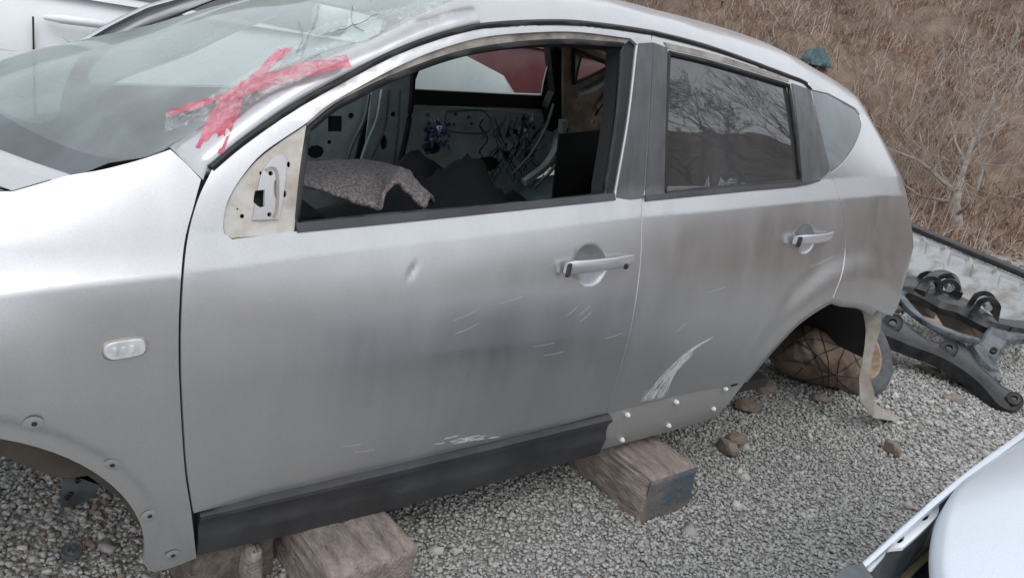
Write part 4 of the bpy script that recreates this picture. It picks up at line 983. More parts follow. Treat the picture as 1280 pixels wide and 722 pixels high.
# crumpled black cloth in the cabin
def crumple(name, cx, cy, cz, rx, ry, rz, mt, seed, label, cat, n=34):
    V = []; 
    for i in range(n):
        for j in range(n):
            a, b = 2*i/(n-1)-1, 2*j/(n-1)-1; q = max(0, 1-a*a)*max(0, 1-b*b); nn = noise.fractal(Vector((a*1.6+seed, b*1.6, seed*.3)), 1.0, 2.0, 4)
            r1 = abs(noise.noise((a*1.8+seed, b*1.8, 3.)))
            V.append((cx+a*rx*(1+.12*nn), cy+b*ry*(1+.12*nn), cz+rz*(q**.5*(.65+.55*nn)-.8*r1*q)))
    F = [(i*n+j, (i+1)*n+j, (i+1)*n+j+1, i*n+j+1) for i in range(n-1) for j in range(n-1)]
    o = mk(name, V, F, mt, None, True); tag(o, label, cat); o.modifiers.new('solid', 'SOLIDIFY').thickness = .006; return o
crumple('black_cloth', 1.42, -.22, .70, .46, .38, .36, M['fabric'], 2.2, 'crumpled black cloth heaped inside the open window of the silver car', 'cloth')
crumple('grey_bag', 1.62, -.40, .70, .16, .16, .20, mat('dark green grey film', (.035, .045, .045), .4), 5.1, 'dark grey-green plastic bag among the black cloth in the cabin', 'bag', n=22)
# foil and wiring scraps on the far door
mb = MB(); rr = random.Random(8)
V = []; F = []
for k in range(26):
    c0 = aty(rr.gauss(648, 17), rr.gauss(172, 18), .735); n3 = len(V)
    V += [c0+np.array([rr.gauss(0, .02), rr.gauss(0, .01), rr.gauss(0, .03)]) for _ in range(3)]; F.append((n3, n3+1, n3+2))
o = mk('film_shreds', V, F, mat('shiny torn film', (.5, .5, .5), .15, .9, col2=(.08, .08, .09), vs=50), None); tag(o, 'shiny torn film shreds hanging on the far inner door below its window', 'film', kind='stuff')
for k in range(60):
    c = aty(rr.gauss(545, 9), rr.gauss(168, 9), .74); mb.box(c, (.012, .003, .008), rot=rotm(1)[0])
o = mb.build('foil_scrap', mat('blue foil', (.08, .10, .30), .25, .8, col2=(.5, .5, .55), vs=60), None); tag(o, 'crumpled blue and silver foil scrap hanging on the far inner door', 'foil')
wl = MB()
for k in range(26):
    p = (rr.uniform(596, 672), rr.uniform(140, 190)); w1, w2 = rr.uniform(-4, 4), rr.uniform(0, 6); c = [aty(p[0]+w1*q*.3+5*math.sin(q*.7+w2), p[1]+q*rr.uniform(3.4, 4.2), .72+.01*math.sin(q+w2)) for q in range(12)]; wl.tube(c, .0022, n=4)
o = wl.build('loose_wiring', M['wire'], None); tag(o, 'tangle of loose dark wiring hanging from the far inner rear door', 'wiring', kind='stuff')
wl = MB()
for k in range(16):
    p = (rr.uniform(565, 665), rr.uniform(150, 205)); c = [aty(p[0]+rr.gauss(0, 4), p[1]+q*4+rr.gauss(0, 3), .715) for q in range(3)]; wl.tube(c, .0018, n=4)
o = wl.build('bright_wiring', mat('bare bright clips', (.55, .5, .46), .3, .6, col2=(.45, .12, .05), vs=30), None); tag(o, 'bright bare connectors dangling among the dark wiring inside the car', 'connectors', kind='stuff')
# carpet felt folded over the window sill
A_ = [aty(u, v, y) for u, v, y in [(368, 213, -.30), (400, 207, -.32), (432, 203, -.35), (470, 206, -.38), (498, 213, -.42), (512, 224, -.46), (522, 240, -.52), (540, 256, -.58)]]
B_ = [aty(u, v, y) for u, v, y in [(366, 229, -.66), (400, 239, -.68), (438, 252, -.70), (474, 264, -.72), (482, 244, -.71), (495, 231, -.70), (509, 243, -.71), (530, 262, -.73)]]
V = []; n1, n2 = 60, 22
def curv(P, t):
    P = np.array(P); x = t*(len(P)-1); i = min(int(x), len(P)-2); f = x-i; p0, p1, p2, p3 = P[max(i-1, 0)], P[i], P[i+1], P[min(i+2, len(P)-1)]
    return .5*((2*p1)+(p2-p0)*f+(2*p0-5*p1+4*p2-p3)*f*f+(3*p1-p0-3*p2+p3)*f**3)
for i in range(n1):
    for j in range(n2):
        a, b = curv(A_, i/(n1-1)), curv(B_, i/(n1-1)); q = j/(n2-1); p = a+(b-a)*q; p[2] += .022*math.sin(math.pi*q)+.006*noise.noise((i*.25, j*.3, 0)); V.append(p)
F = [(i*n2+j, (i+1)*n2+j, (i+1)*n2+j+1, i*n2+j+1) for i in range(n1-1) for j in range(n2-1)]
o = mk('felt_mat', V, F, M['felt'], None, True); o.modifiers.new('solid', 'SOLIDIFY').thickness = .009; tag(o, 'folded grey-brown felt carpet lying inside the open front window of the silver car', 'carpet')

# ================================================================== timber blocks
def block(cx, cy, hx, hy, rot, label, tilt=0, top=None):
    z0, z1 = GZ-.02, top; t = thing('timber_block', label, 'timber block', (cx, cy, GZ), 'timber blocks under the car')
    Rm = np.array([[math.cos(rot), -math.sin(rot), 0], [math.sin(rot), math.cos(rot), 0], [0, 0, 1.]])
    me_ = MB(); c = np.array([cx, cy, (z0+z1)/2]); nx, ny, nz_ = 8, 24, 5; hz_ = (z1-z0)/2
    # subdivided weathered box
    faces = []; V = []
    def facegrid(ax, sg, nu, nv):
        a, b = [(1, 2), (0, 2), (0, 1)][ax]; base = len(V)
        for i in range(nu+1):
            for j in range(nv+1):
                q = np.zeros(3); q[ax] = sg; q[a] = -1+2*i/nu; q[b] = -1+2*j/nv; p = q*np.array([hx, hy, hz_])
                # rounded worn edges
                e = sorted([hx-abs(p[0]), hy-abs(p[1]), hz_-abs(p[2])]); r = max(0, 1-e[1]/.014); p -= q*np.array([.006, .006, .006])*r
                nn = noise.noise((p[0]*9+cx*7, p[1]*1.8, p[2]*9)); p += q*.006*nn
                cr = noise.noise((p[0]*38+cx, p[1]*2.1, p[2]*38)); p -= q*(.007 if (abs(cr) < .07 and ax != 1) else 0)
                V.append(Rm@p+c)
        for i in range(nu):
            for j in range(nv):
                f = (base+i*(nv+1)+j, base+(i+1)*(nv+1)+j, base+(i+1)*(nv+1)+j+1, base+i*(nv+1)+j+1); faces.append(f if (sg > 0) != (ax == 1) else f[::-1])
    for ax, nu, nv in ((0, 36, 14), (2, 22, 36)):
        for sg in (-1, 1): facegrid(ax, sg, nu, nv)
    mk('beam', V, faces, M['wood_dark'] if 'dark' in label else M['wood'], t, True, sharp=45)
    for sg in (-1, 1):
        V = []; faces = []; facegrid(1, sg, 22, 14); mk('end_grain', V, faces, M['woodend'] if 'blue' in label else M['wood_dark'] if 'dark' in label else M['wood'], t, True, sharp=45)
for q in (1,):
    # end face corners traced: right block
    a, b = atz(815, 602, .29), atz(878, 581, .29); d = b-a; rot = math.atan2(d[1], d[0]); w = np.linalg.norm(d[:2]); nn = np.array([-math.sin(rot), math.cos(rot), 0]); c = (a+b)/2+nn*.42
    block(c[0], c[1], w/2, .42, rot, 'weathered timber block with blue-stained end under the rear of the sill', top=.29)
    a, b = atz(415, 722, .281), atz(527, 682, .281); d = b-a; rot = math.atan2(d[1], d[0]); w = np.linalg.norm(d[:2]); nn = np.array([-math.sin(rot), math.cos(rot), 0]); c = (a+b)/2+nn*.42
    block(c[0], c[1], w/2, .42, rot, 'pale weathered timber block under the middle of the black sill cover', top=.281)
    c = atz(240, 712, .24); block(c[0]+.05, c[1]+.44, .10, .42, .12, 'dark timber block under the front end of the sill behind the fender', top=.272)
    c = atz(300, 722, .2); block(c[0]+.02, c[1]+.30, .02, .30, .05, 'narrow timber offcut standing beside the front block', top=.26)

# ================================================================== things behind the rear arch
def wheel(cx, cy, cz, r, w, ax, label, name='scrap_wheel'):
    t = thing(name, label, 'wheel', (cx, cy, cz)); ax = np.array(ax, float); ax /= np.linalg.norm(ax); a = np.cross(ax, [0, 0, 1]); a /= np.linalg.norm(a); b = np.cross(a, ax)
    def lathe(nm, prof, mt, par_=t, n=44):
        V = []; K = len(prof)
        for i in range(n):
            th = 2*math.pi*i/n
            for (q, h) in prof: V.append(np.array([cx, cy, cz])+(a*math.cos(th)+b*math.sin(th))*q+ax*h)
        F = [(i*K+j, i*K+j+1, ((i+1) % n)*K+j+1, ((i+1) % n)*K+j) for i in range(n) for j in range(K-1)]
        return mk(nm, V, F, mt, par_, True, sharp=50)
    ri = r*.62
    ty = lathe('tyre', [(ri, -w*.42), (ri+.02, -w*.5), (r*.84, -w*.52), (r*.95, -w*.45), (r*.985, -w*.36), (r, -w*.2), (r*.985, -w*.195), (r, -w*.18), (r, 0), (r*.985, .003), (r, .008), (r, w*.2), (r*.985, w*.36), (r*.95, w*.45), (r*.84, w*.52), (ri+.02, w*.5), (ri, w*.42)], M['tyre'])
    rm = lathe('rim', [(ri+.004, w*.43), (ri-.012, w*.46), (ri-.02, w*.36), (ri*.8, w*.22), (ri*.55, w*.30), (ri*.42, w*.32), (ri*.3, w*.2), (.02, w*.2), (.0, w*.2)], M['rim'])
    lathe('hub_cap', [(.045, w*.2), (.043, w*.30), (.02, w*.33), (0, w*.33)], M['rim'], rm, 20)
    return t
q = atz(1092, 496, GZ); wheel(q[0]+.02, q[1]+.19, GZ+.135, .225, .15, (-.12, -.75, .66), 'grey dusty tyre on a rusted cream wheel leaning behind the rear wheel arch')
# brown wire-bound felt bundle, traced on a plane through the arch
def bundle():
    t = thing('felt_bundle', 'rounded brown felt bundle tied with dark wire under the rear wheel arch', 'bundle', (3.0, -.5, GZ))
    cl = [(982, 420), (1008, 402), (1040, 410), (1076, 416)]; V = []; n = 26; m_ = 16
    top = spline([(978, 425), (992, 408), (1015, 400), (1045, 404), (1070, 412), (1082, 420)], 2); bot = spline([(970, 458), (985, 470), (1015, 481), (1045, 491), (1072, 497), (1084, 499)], 2)
    for i in range(n):
        q = i/(n-1); a = top[int(q*(len(top)-1))]; b = bot[int(q*(len(bot)-1))]; y = -.42-.22*q
        for j in range(m_):
            s = j/(m_-1); uv = a+(b-a)*s; bul = .16*math.sin(math.pi*min(1, s*1.0))**.7*(math.sin(math.pi*(.06+.9*q))**.5) if 0 < q < 1 else 0
            p = aty(uv[0], uv[1], y-bul-.0+.008*noise.noise((i*.5, j*.5, 0))*2); p[2] = max(p[2], GZ-.01); V.append(p)
    F = [(i*m_+j, (i+1)*m_+j, (i+1)*m_+j+1, i*m_+j+1) for i in range(n-1) for j in range(m_-1)]
    back = [np.array(v)+[.10, .18, 0] for v in V]; k = len(V)
    F2 = [(a+k, d+k, c+k, b+k) for a, b, c, d in F]
    rim_ = [i*m_ for i in range(n)]+[(n-1)*m_+j for j in range(1, m_)]+[i*m_+m_-1 for i in range(n-2, -1, -1)]+[j for j in range(m_-2, 0, -1)]
    F3 = [(rim_[i], rim_[i]+k, rim_[(i+1) % len(rim_)]+k, rim_[(i+1) % len(rim_)]) for i in range(len(rim_))]
    mk('felt', V+back, F+F2+F3, M['sack'], t, True)
    G = np.array(V).reshape(n, m_, 3); rr = random.Random(6)
    def on(a, b):
        i, j = a*(n-1), b*(m_-1); i0, j0 = int(min(i, n-2)), int(min(j, m_-2)); f, g = i-i0, j-j0
        p = G[i0, j0]*(1-f)*(1-g)+G[i0+1, j0]*f*(1-g)+G[i0, j0+1]*(1-f)*g+G[i0+1, j0+1]*f*g; return p+(CAM-p)/np.linalg.norm(CAM-p)*.006
    for (a0, b0, a1, b1) in [(.05, .35, .98, .28), (.1, .7, .98, .72), (.3, .02, .55, .95), (.5, .02, .62, .98), (.75, .05, .70, .98), (.15, .2, .8, .9), (.85, .1, .2, .95), (.02, .5, .5, .05), (.6, .1, .98, .55), (.4, .98, .95, .4)]:
        mb = MB(); mb.tube([on(min(.99, max(.01, a0+(a1-a0)*s+.02*math.sin(6*s+a0*9))), min(.99, max(.01, b0+(b1-b0)*s+.03*math.sin(7*s+b0*5)))) for s in np.linspace(0, 1, 16)], .0018, n=4); mb.build('wire', M['wire'], t)
bundle()

# ---- black subframe on the gravel
sf = thing('subframe', 'black stamped steel suspension subframe lying on the gravel behind the car', 'subframe', (4.6, -.6, GZ))
def beam(name, pts, r, mt=None, flat=.7, parent=sf, power=.32, n=16):
    mb = MB(); P = [atz(*p) for p in pts]; Q = [curv(P, t) for t in np.linspace(0, 1, len(P)*5)]; rr_ = [float(np.interp(t, np.linspace(0, 1, len(r)), r)) for t in np.linspace(0, 1, len(P)*5)] if not np.isscalar(r) else r
    mb.tube(Q, rr_, n=n, flat=flat, power=power); return mb.build(name, mt or M['steel_black'], parent, True, 40)
zv = lambda v: .20+(500-v)*.0016
def plate_ex(name, poly, depth, mt, parent, bev=2.2, lift=0, cr=.5):
    pl = [np.array(p[:2], float) for p in spline([tuple(q) for q in poly]+[poly[0]], 7)][:-1]; n = len(pl); inn_ = inset(pl, bev); n = min(n, len(inn_)); pl = dedup(pl); n = len(pl)
    cen = np.mean(pl, 0); up = np.array([-.15, -.25, 1.]); V = []
    rings = [(pl, -depth), (pl, -.012), (inn_, lift), (inset(pl, bev*2.4), lift-.008*cr)]
    for rg, h in rings:
        for q in rg: p = atz(q[0], q[1], zv(q[1])); V.append(p+up*h)
    F = [(r_*n+i, r_*n+(i+1) % n, (r_+1)*n+(i+1) % n, (r_+1)*n+i) for r_ in range(3) for i in range(n)]
    from mathutils.geometry import tessellate_polygon
    top = [Vector(V[3*n+i]) for i in range(n)]; F += [tuple(3*n+k for k in t_) for t_ in tessellate_polygon([top])]
    o = mk(name, V, F, mt, parent, True, sharp=35); return o
lo = plate_ex('cross_beam', [(1092, 372), (1105, 377), (1120, 384), (1134, 400), (1156, 418), (1174, 425), (1199, 424), (1213, 433), (1224, 451), (1239, 465), (1256, 480), (1278, 492), (1282, 503), (1272, 510), (1258, 508), (1246, 499), (1228, 478), (1203, 458), (1174, 442), (1141, 430), (1118, 420), (1092, 408)], .075, M['steel_black'], sf, 3.2, cr=-1)
up_ = plate_ex('cross_beam', [(1122, 345), (1152, 349), (1170, 360), (1188, 367), (1206, 374), (1224, 385), (1246, 398), (1295, 404), (1295, 418), (1242, 409), (1220, 400), (1199, 389), (1177, 383), (1159, 373), (1141, 365), (1120, 361)], .05, M['steel_black'], sf, 2.4, lift=.02, cr=-1)
plate_ex('side_arm', [(1224, 430), (1239, 405), (1260, 400), (1295, 404), (1295, 420), (1267, 423), (1253, 438), (1246, 455), (1254, 473), (1240, 467), (1226, 451)], .05, M['steel_grey'], sf, 2.6)
plate_ex('side_arm', [(1100, 384), (1109, 362), (1126, 346), (1140, 356), (1128, 372), (1118, 384)], .05, M['steel_grey'], sf, 2.6)
plate_ex('gusset', [(1211, 431), (1222, 430), (1234, 445), (1248, 466), (1238, 464), (1224, 450)], .03, M['steel_grey'], sf, 1.6, lift=.012)
beam('front_tube', [(1106, 352, .42), (1122, 370, .40), (1150, 398, .37), (1190, 418, .345), (1222, 426, .34)], [.016, .03, .022, .032, .02], M['steel_grey'])
def disc3(name, c, r, nrm_, mt, parent, th=.02, n=20, hole=.4):
    nrm_ = np.array(nrm_, float); nrm_ /= np.linalg.norm(nrm_); a = np.cross(nrm_, [0, 0.1, 1]); a /= np.linalg.norm(a); b = np.cross(nrm_, a); V = []; prof = [(r, -th), (r, th*.5), (r*.94, th*.7), (r*.86, th*.3), (r*.6, th*.25), (r*hole, th*.5), (r*hole*.8, -th)]
    for i in range(n):
        t = 2*math.pi*i/n
        for q, h in prof: V.append(np.array(c)+(a*math.cos(t)+b*math.sin(t))*q+nrm_*h)
    K = len(prof); return mk(name, V, [(i*K+j, ((i+1) % n)*K+j, ((i+1) % n)*K+(j+1) % K, i*K+(j+1) % K) for i in range(n) for j in range(K)], mt, parent, True, sharp=40)
cv = CAM-np.array([4.6, -.6, .3]); cv /= np.linalg.norm(cv)
for (u, v, z, r, pr) in [(1116, 403, .37, .05, lo), (1186, 435, .315, .045, lo), (1268, 498, .22, .035, lo), (1242, 438, .315, .018, lo), (1262, 411, .36, .014, up_)]:
    disc3('bushing', atz(u, v, z), r, cv+[0, 0, .6], M['steel_black'], pr, th=.010)
def lug(u, v, z, s):
    c = atz(u, v, z); mb = MB()
    V = []; n = 14; a = np.array([.35, -.55, 0]); a /= np.linalg.norm(a)
    for off in (-.035, .035):
        ax_ = np.array([a[1], -a[0], 0]); out__ = [(s*1.0, 0)]; ring = [(math.cos(t)*s*(1.05 if abs(math.cos(t)) > .8 else 1), math.sin(t)*s) for t in np.linspace(0, math.pi, n)]; ring = [(s*1.25, -s*1.1)]+ring+[(-s*1.25, -s*1.1)]; inn_ = [(p*.55, q*.62-s*.05) for p, q in ring]
        k0 = len(mb.V); VV = []
        for (p, q), (p2, q2) in zip(ring, inn_):
            for w_ in (-.008, .008): VV += [c+ax_*(off*2+w_)+a*p+np.array([0, 0, 1])*q, c+ax_*(off*2+w_)+a*p2+np.array([0, 0, 1])*q2]
        L_ = len(ring); FF = []
        for i in range(L_-1):
            A0 = 4*i; B0_ = 4*i+4; FF += [(A0, A0+1, B0_+1, B0_), (A0+2, B0_+2, B0_+3, A0+3), (A0, B0_, B0_+2, A0+2), (A0+1, A0+3, B0_+3, B0_+1)]
        mb.add(VV, FF)
    mb.build('lug', M['steel_black'], up_, True, 50); mb = MB(); mb.tube([c-np.array([a[1], -a[0], 0])*.09, c+np.array([a[1], -a[0], 0])*.09], .020, n=10); mb.build('lug_pin', M['chrome'], up_, True, 50)
lug(1162, 354, .46, .062); lug(1184, 357, .46, .06); lug(1232, 380, .45, .062)
beam('lug_web', [(1150, 366, .42), (1168, 345, .50), (1188, 345, .50), (1196, 368, .44)], .03, M['steel_black'])
# ---- silver pressed panel behind it
pp = thing('pressed_panel', 'long dirty silver pressed body panel with a black strip along its top edge', 'car panel', (6.0, .2, GZ))
T0, T1 = atz(1112, 278, .50), atz(1300, 358, .46); B0, B1 = atz(1118, 326, .37), atz(1300, 424, .31)
V = []; na, nb = 60, 14
for i in range(na):
    a = i/(na-1)
    for j in range(nb):
        b = j/(nb-1); p = (T0*(1-a)+T1*a)*(1-b)+(B0*(1-a)+B1*a)*b; bul = .05*math.sin(math.pi*b)+.02*(sst(b, .45, .55))*(-1)+.018*(math.sin(a*38) > .75)*sst(b, .2, .3)*(1-sst(b, .55, .65))+.02*(math.sin(a*21+1) > .8)*sst(b, .6, .7)*(1-sst(b, .85, .95))
        p = p+np.array([-.25, -.35, .9])*bul*1.5; 
        if j == nb-1: p = p+np.array([0, 0, .02*(math.sin(a*30) > .2)])
        V.append(p)
F = [(i*nb+j, i*nb+j+1, (i+1)*nb+j+1, (i+1)*nb+j) for i in range(na-1) for j in range(nb-1)]
o = mk('pressing', V, F, M['panel_white'], pp, True, sharp=45); o.modifiers.new('solid', 'SOLIDIFY').thickness = .006
mb = MB(); L = [T0*(1-a)+T1*a+np.array([.02, .03, .035]) for a in np.linspace(.05, 1, 20)]; mb.tube(L, .042, n=8, flat=.7); mb.build('black_strip', M['steel_black'], pp, True, 50)
for a in (): 
    mb = MB(); c = T0*(1-a)+T1*a+np.array([-.03, -.04, .0]); mb.box(c, (.07, .02, .012), rot=np.array([[.82, .57, 0], [-.57, .82, 0], [0, 0, 1]])); mb.build('clip_tab', M['panel_white'], pp)
# ---- cardboard box lying open inside the subframe
bx_ = thing('cardboard_box', 'open damp cardboard box lying inside the black subframe', 'box', (5.2, -.2, GZ))
def card(name, pts): 
    P = [atz(*p) for p in pts]; nn = np.cross(P[1]-P[0], P[-1]-P[0]); nn /= np.linalg.norm(nn); k = len(P); V = P+[p-nn*.008 for p in P]
    mk(name, V, [tuple(range(k)), tuple(range(k, 2*k))[::-1]]+[(i, i+k, (i+1) % k+k, (i+1) % k) for i in range(k)], M['card'], bx_)
card('flap', [(1128, 372, .36), (1150, 358, .40), (1176, 372, .34), (1166, 398, .22), (1150, 394, .20)])
card('side', [(1158, 372, .38), (1200, 384, .38), (1240, 402, .30), (1222, 420, .18), (1188, 420, .16)])
card('bottom', [(1130, 380, .17), (1200, 378, .17), (1245, 410, .17), (1190, 424, .16)])

# ---- stones big enough to stand out
def rock(u, v, s, label, mt='concrete', flat=.7, dz=0):
    c = atz(u, v, GZ+.01+dz); V = []; n = 0
    import bmesh
    bm = bmesh.new(); bmesh.ops.create_icosphere(bm, subdivisions=2, radius=1); sd_ = random.random()*50
    for q in bm.verts:
        k = 1+.35*noise.noise(q.co*1.1+Vector((sd_, 0, 0)))+.1*noise.noise(q.co*3+Vector((sd_, 0, 0)))
        w_ = Vector([math.copysign(abs(a)**.6, a) for a in q.co]); q.co = Vector((w_.x*s*k, w_.y*s*k*.75, w_.z*s*flat*k))
    me = bpy.data.meshes.new('rock'); bm.to_mesh(me); bm.free(); o = link('rock', me, M[mt]); o.location = (c[0], c[1], c[2]+s*flat*.4); o.rotation_euler = (0, .2, random.random()*3); tag(o, label, 'rock'); return o
rock(908, 562, .040, 'broken brown rock on the gravel between the timber block and the arch'); rock(918, 552, .035, 'small tan rock touching the broken brown rock on the gravel')
rock(1114, 563, .030, 'upright tan rock alone on the gravel in front of the torn strip', flat=1.1); rock(935, 508, .065, 'flat dark brown slab of rock on the gravel at the foot of the bare sill', flat=.3)
rock(955, 486, .05, 'dark stone in the shade between the sill and the felt bundle', flat=.5); rock(1192, 500, .05, 'flat tan stone on the gravel below the black subframe', flat=.3)
rock(1160, 462, .06, 'flat dull brown stone on the gravel beside the leaning wheel', flat=.25)
rock(1025, 498, .04, 'small dark stone at the foot of the felt bundle', flat=.4); rock(1200, 610, .02, 'small brown stone on the gravel near the white slotted flange')
# metal bits inside the front arch
q = atz(90, 690, GZ+.02); tag(disc3('washer', (q[0], q[1], GZ+.025), .022, (0, -.3, 1), M['steel_grey'], None, th=.008), 'round grey steel ring on the gravel inside the front wheel arch', 'metal ring')
t = thing('steel_bracket', 'grey steel bracket with bolt holes hanging inside the front wheel arch', 'bracket', tuple(aty(102, 612, -.5)))
pl_ = [aty(u, v, -.5) for u, v in [(78, 598), (110, 594), (126, 606), (118, 620), (95, 632), (76, 634)]]; mb = MB(); mb.add(pl_+[p+np.array([0, .012, 0]) for p in pl_], [(5, 4, 3, 2, 1, 0), (6, 7, 8, 9, 10, 11)]+[(i, (i+1) % 6, (i+1) % 6+6, i+6) for i in range(6)]); mb.build('bracket_plate', M['steel_grey'], t)
for u, v in [(97, 601), (88, 618), (84, 622)]: disc3('bolt', aty(u, v, -.505), .006, (0, -1, 0), M['dark'], t, th=.003, n=10)
# teal scrap on the bank
d = rayd(1020, 80); k_ = 4/np.linalg.norm(d)
while True:
    qq = CAM+d*k_
    if qq[2] <= hz(qq[0], qq[1])+.1 or k_*np.linalg.norm(d) > 30: break
    k_ += .03/np.linalg.norm(d)
o = crumple('teal_scrap', qq[0], qq[1], qq[2]-.02, .17, .17, .36, M['teal'], 1.3, 'faded teal plastic scrap lying in the dry grass beyond the roof', 'plastic scrap', n=16)

# ================================================================== neighbouring cars
def simple_car(name, label, cx, cy, lift, mt, length=4.4, belt=1.0, roofz=1.5, hood=.95, glass='glass_tint', flip=1, stations=None):
    """nose towards +x when flip=1"""
    t = thing(name, label, 'car', (cx, cy, lift)); hw = .88
    X = [-2.2, -2.1, -1.8, -1.2, -.4, .4, 1.0, 1.5, 1.9, 2.1, 2.2]; zt = [belt-.25, belt-.05, belt, belt, belt-.01, belt-.03, hood+.03, hood-.02, hood-.12, hood-.25, hood-.4]; wd = [.6, .78, .86, .88, .88, .88, .87, .85, .80, .70, .55]
    V = []; prof = [(-.7, .25), (-.93, .30), (-.985, .45), (-1, .62), (-.985, .80), (-.95, .93), (-.90, 1.0), (-.6, 1.03), (0, 1.045)]; prof = prof+[(-a, b) for a, b in prof[::-1][1:]]
    K = len(prof); xs = np.linspace(-2.2, 2.2, 60)
    for x in xs:
        w = np.interp(x, X, wd); z = np.interp(x, X, zt)
        for a, b in prof:
            zz = lift+(b if b < .6 else .6+(b-.6)/.4*(z-.6)); aa = a
            r = min(abs(x-1.32), abs(x+1.32)); ar = math.sqrt(max(0, .37**2-r*r))
            if b < .85 and abs(a) > .9 and ar > 0: zz = max(zz, lift+.32+ar); 
            V.append((cx+flip*x, cy+aa*w, zz))
    F = [(i*K+j, (i+1)*K+j, (i+1)*K+j+1, i*K+j+1) for i in range(59) for j in range(K-1)]
    F += [tuple(range(K))[::-1], tuple(59*K+j for j in range(K))]
    if flip < 0: F = [f[::-1] for f in F]
    F = [f[::-1] for f in F]
    b = mk('body', V, F, mt, t, True, sharp=50)
    # greenhouse
    gx = np.linspace(-1.95, 1.05, 40); top = lambda x: np.interp(x, [-1.95, -1.5, -1.0, -.2, .3, 1.05], [belt, roofz-.14, roofz-.02, roofz, roofz-.06, belt-.02])
    V = []; gp = [(-1.0, 0), (-.93, .35), (-.84, .80), (-.74, .96), (-.4, 1.0), (.4, 1.0), (.74, .96), (.84, .80), (.93, .35), (1.0, 0)]; G = len(gp)
    for x in gx:
        h = top(x)-belt+.04; 
        for a, q in gp: V.append((cx+flip*x, cy+a*.84*(1-.02*q), lift+belt-.03+h*q))
    Fr = [(i*G+j, i*G+j+1, (i+1)*G+j+1, (i+1)*G+j) for i in range(39) for j in range(G-1)]
    mk('roof', V, [f if flip > 0 else f[::-1] for f in Fr], mt, t, True, sharp=50)
    for sgn in (-1, 1):
        for x0, x1 in ((-1.6, -1.15), (-1.1, -.42), (-.34, .78)):
            xs2 = np.linspace(x0, x1, 8); V = []
            for x in xs2:
                h = top(x)-belt+.04
                for q in (.05, .45, .80):
                    a = np.interp(q, [0, .35, .8], [1, .93, .84]); V.append((cx+flip*x, cy+sgn*(a*.84*(1-.02*q)+.006), lift+belt-.03+max(.03, h)*q))
            mk('side_window', V, [(i*3+j, i*3+j+1, (i+1)*3+j+1, (i+1)*3+j) for i in range(7) for j in range(2)], M[glass], t, True)
        for x in (-.36, -1.30): 
            hb = MB(); hb.tube([(cx+flip*x, cy+sgn*.88, lift+belt-.115), (cx+flip*(x+.05), cy+sgn*.915, lift+belt-.11), (cx+flip*(x+.17), cy+sgn*.915, lift+belt-.108), (cx+flip*(x+.21), cy+sgn*.88, lift+belt-.108)], [.016, .026, .026, .018], n=8, flat=.7); hb.build('door_handle', mt, t, True, 60)
        for x in (-.40, .80, -1.25):
            gl = MB(); gl.box((cx+flip*x, cy+sgn*.876, lift+.62), (.003, .006, .32)); gl.build('door_gap', M['dark'], t)
        mm = MB(); mm.box((cx+flip*.72, cy+sgn*.99, lift+belt+.06), (.06, .09, .065), bev=.03); mm.build('wing_mirror', mt, t, True, 60)
        for x in (-1.32, 1.32):
            V = []; n = 28; prof2 = [(.20, .0), (.21, .02), (.29, .02), (.32, -.01), (.32, -.18), (.2, -.2)]
            for i in range(n):
                th = 2*math.pi*i/n
                for r_, h_ in prof2: V.append((cx+x+r_*math.cos(th), cy+sgn*(.83+h_), lift+.32+r_*math.sin(th)))
            w_ = mk('wheel', V, [(i*6+j, i*6+j+1, ((i+1) % n)*6+j+1, ((i+1) % n)*6+j) for i in range(n) for j in range(5)], M['tyre'], t, True, sharp=50)
            disc3('rim', (cx+x, cy+sgn*.81, lift+.32), .205, (0, sgn, 0), M['chrome'], w_, th=.02, hole=.2)
    return t
simple_car('white_car', 'white car parked close beyond the silver crossover, door handle showing past its windscreen', .74, 2.22, GZ+.05, M['white'], belt=1.06, roofz=1.62, hood=1.09)
simple_car('red_car', 'faded red car standing beyond the white car, glimpsed through the cabin', 6.5, 5.0, GZ, M['red'], belt=1.15, roofz=1.75, hood=1.05)

# ---- silver car at the lower right: bonnet, slotted flange and wing edge close to the lens
nc = thing('neighbour_car', 'pale silver car at the lower right with slotted white flange along its open bonnet gap', 'car', (1.9, -2.3, GZ))
ZN = .86
E0 = [atz(u, v, z) for u, v, z in [(1035, 735, ZN-.02), (1080, 700, ZN), (1130, 655, ZN+.005), (1180, 612, ZN+.01), (1230, 573, ZN+.01), (1290, 530, ZN+.0), (1360, 478, ZN-.03)]]
def strip_(name, rows_, mt, parent, sharp=50, close=False):
    k = len(rows_[0]); V = [p for r_ in rows_ for p in r_]; return mk(name, V, [(i*k+j, i*k+j+1, (i+1)*k+j+1, (i+1)*k+j) for i in range(len(rows_)-1) for j in range(k-1)], mt, parent, True, sharp=sharp)
E1 = [atz(u+4, v+6, z+.001) for u, v, z in [(1035, 735, ZN-.02), (1080, 700, ZN), (1130, 655, ZN+.005), (1180, 612, ZN+.01), (1230, 573, ZN+.01), (1290, 530, ZN+.0), (1360, 478, ZN-.03)]]
rows_ = []
for t_ in np.linspace(0, 1, 40):
    p1_ = curv(E1, t_); p = curv(E0, t_); q = curv(E0, min(1, t_+.02))-curv(E0, max(0, t_-.02)); q /= np.linalg.norm(q); o_ = np.array([-q[1], q[0], 0]); o_ = o_ if o_[1] > 0 else -o_
    rows_.append([p1_-np.array([0, 0, .010]), p1_-np.array([0, 0, .001]), p*.5+p1_*.5+np.array([0, 0, .001]), p, p+o_*.002-np.array([0, 0, .006]), p-np.array([0, 0, .03]), p-o_*.01-np.array([0, 0, .10]), p-o_*.03-np.array([0, 0, .30]), p-o_*.04-np.array([0, 0, .5])])
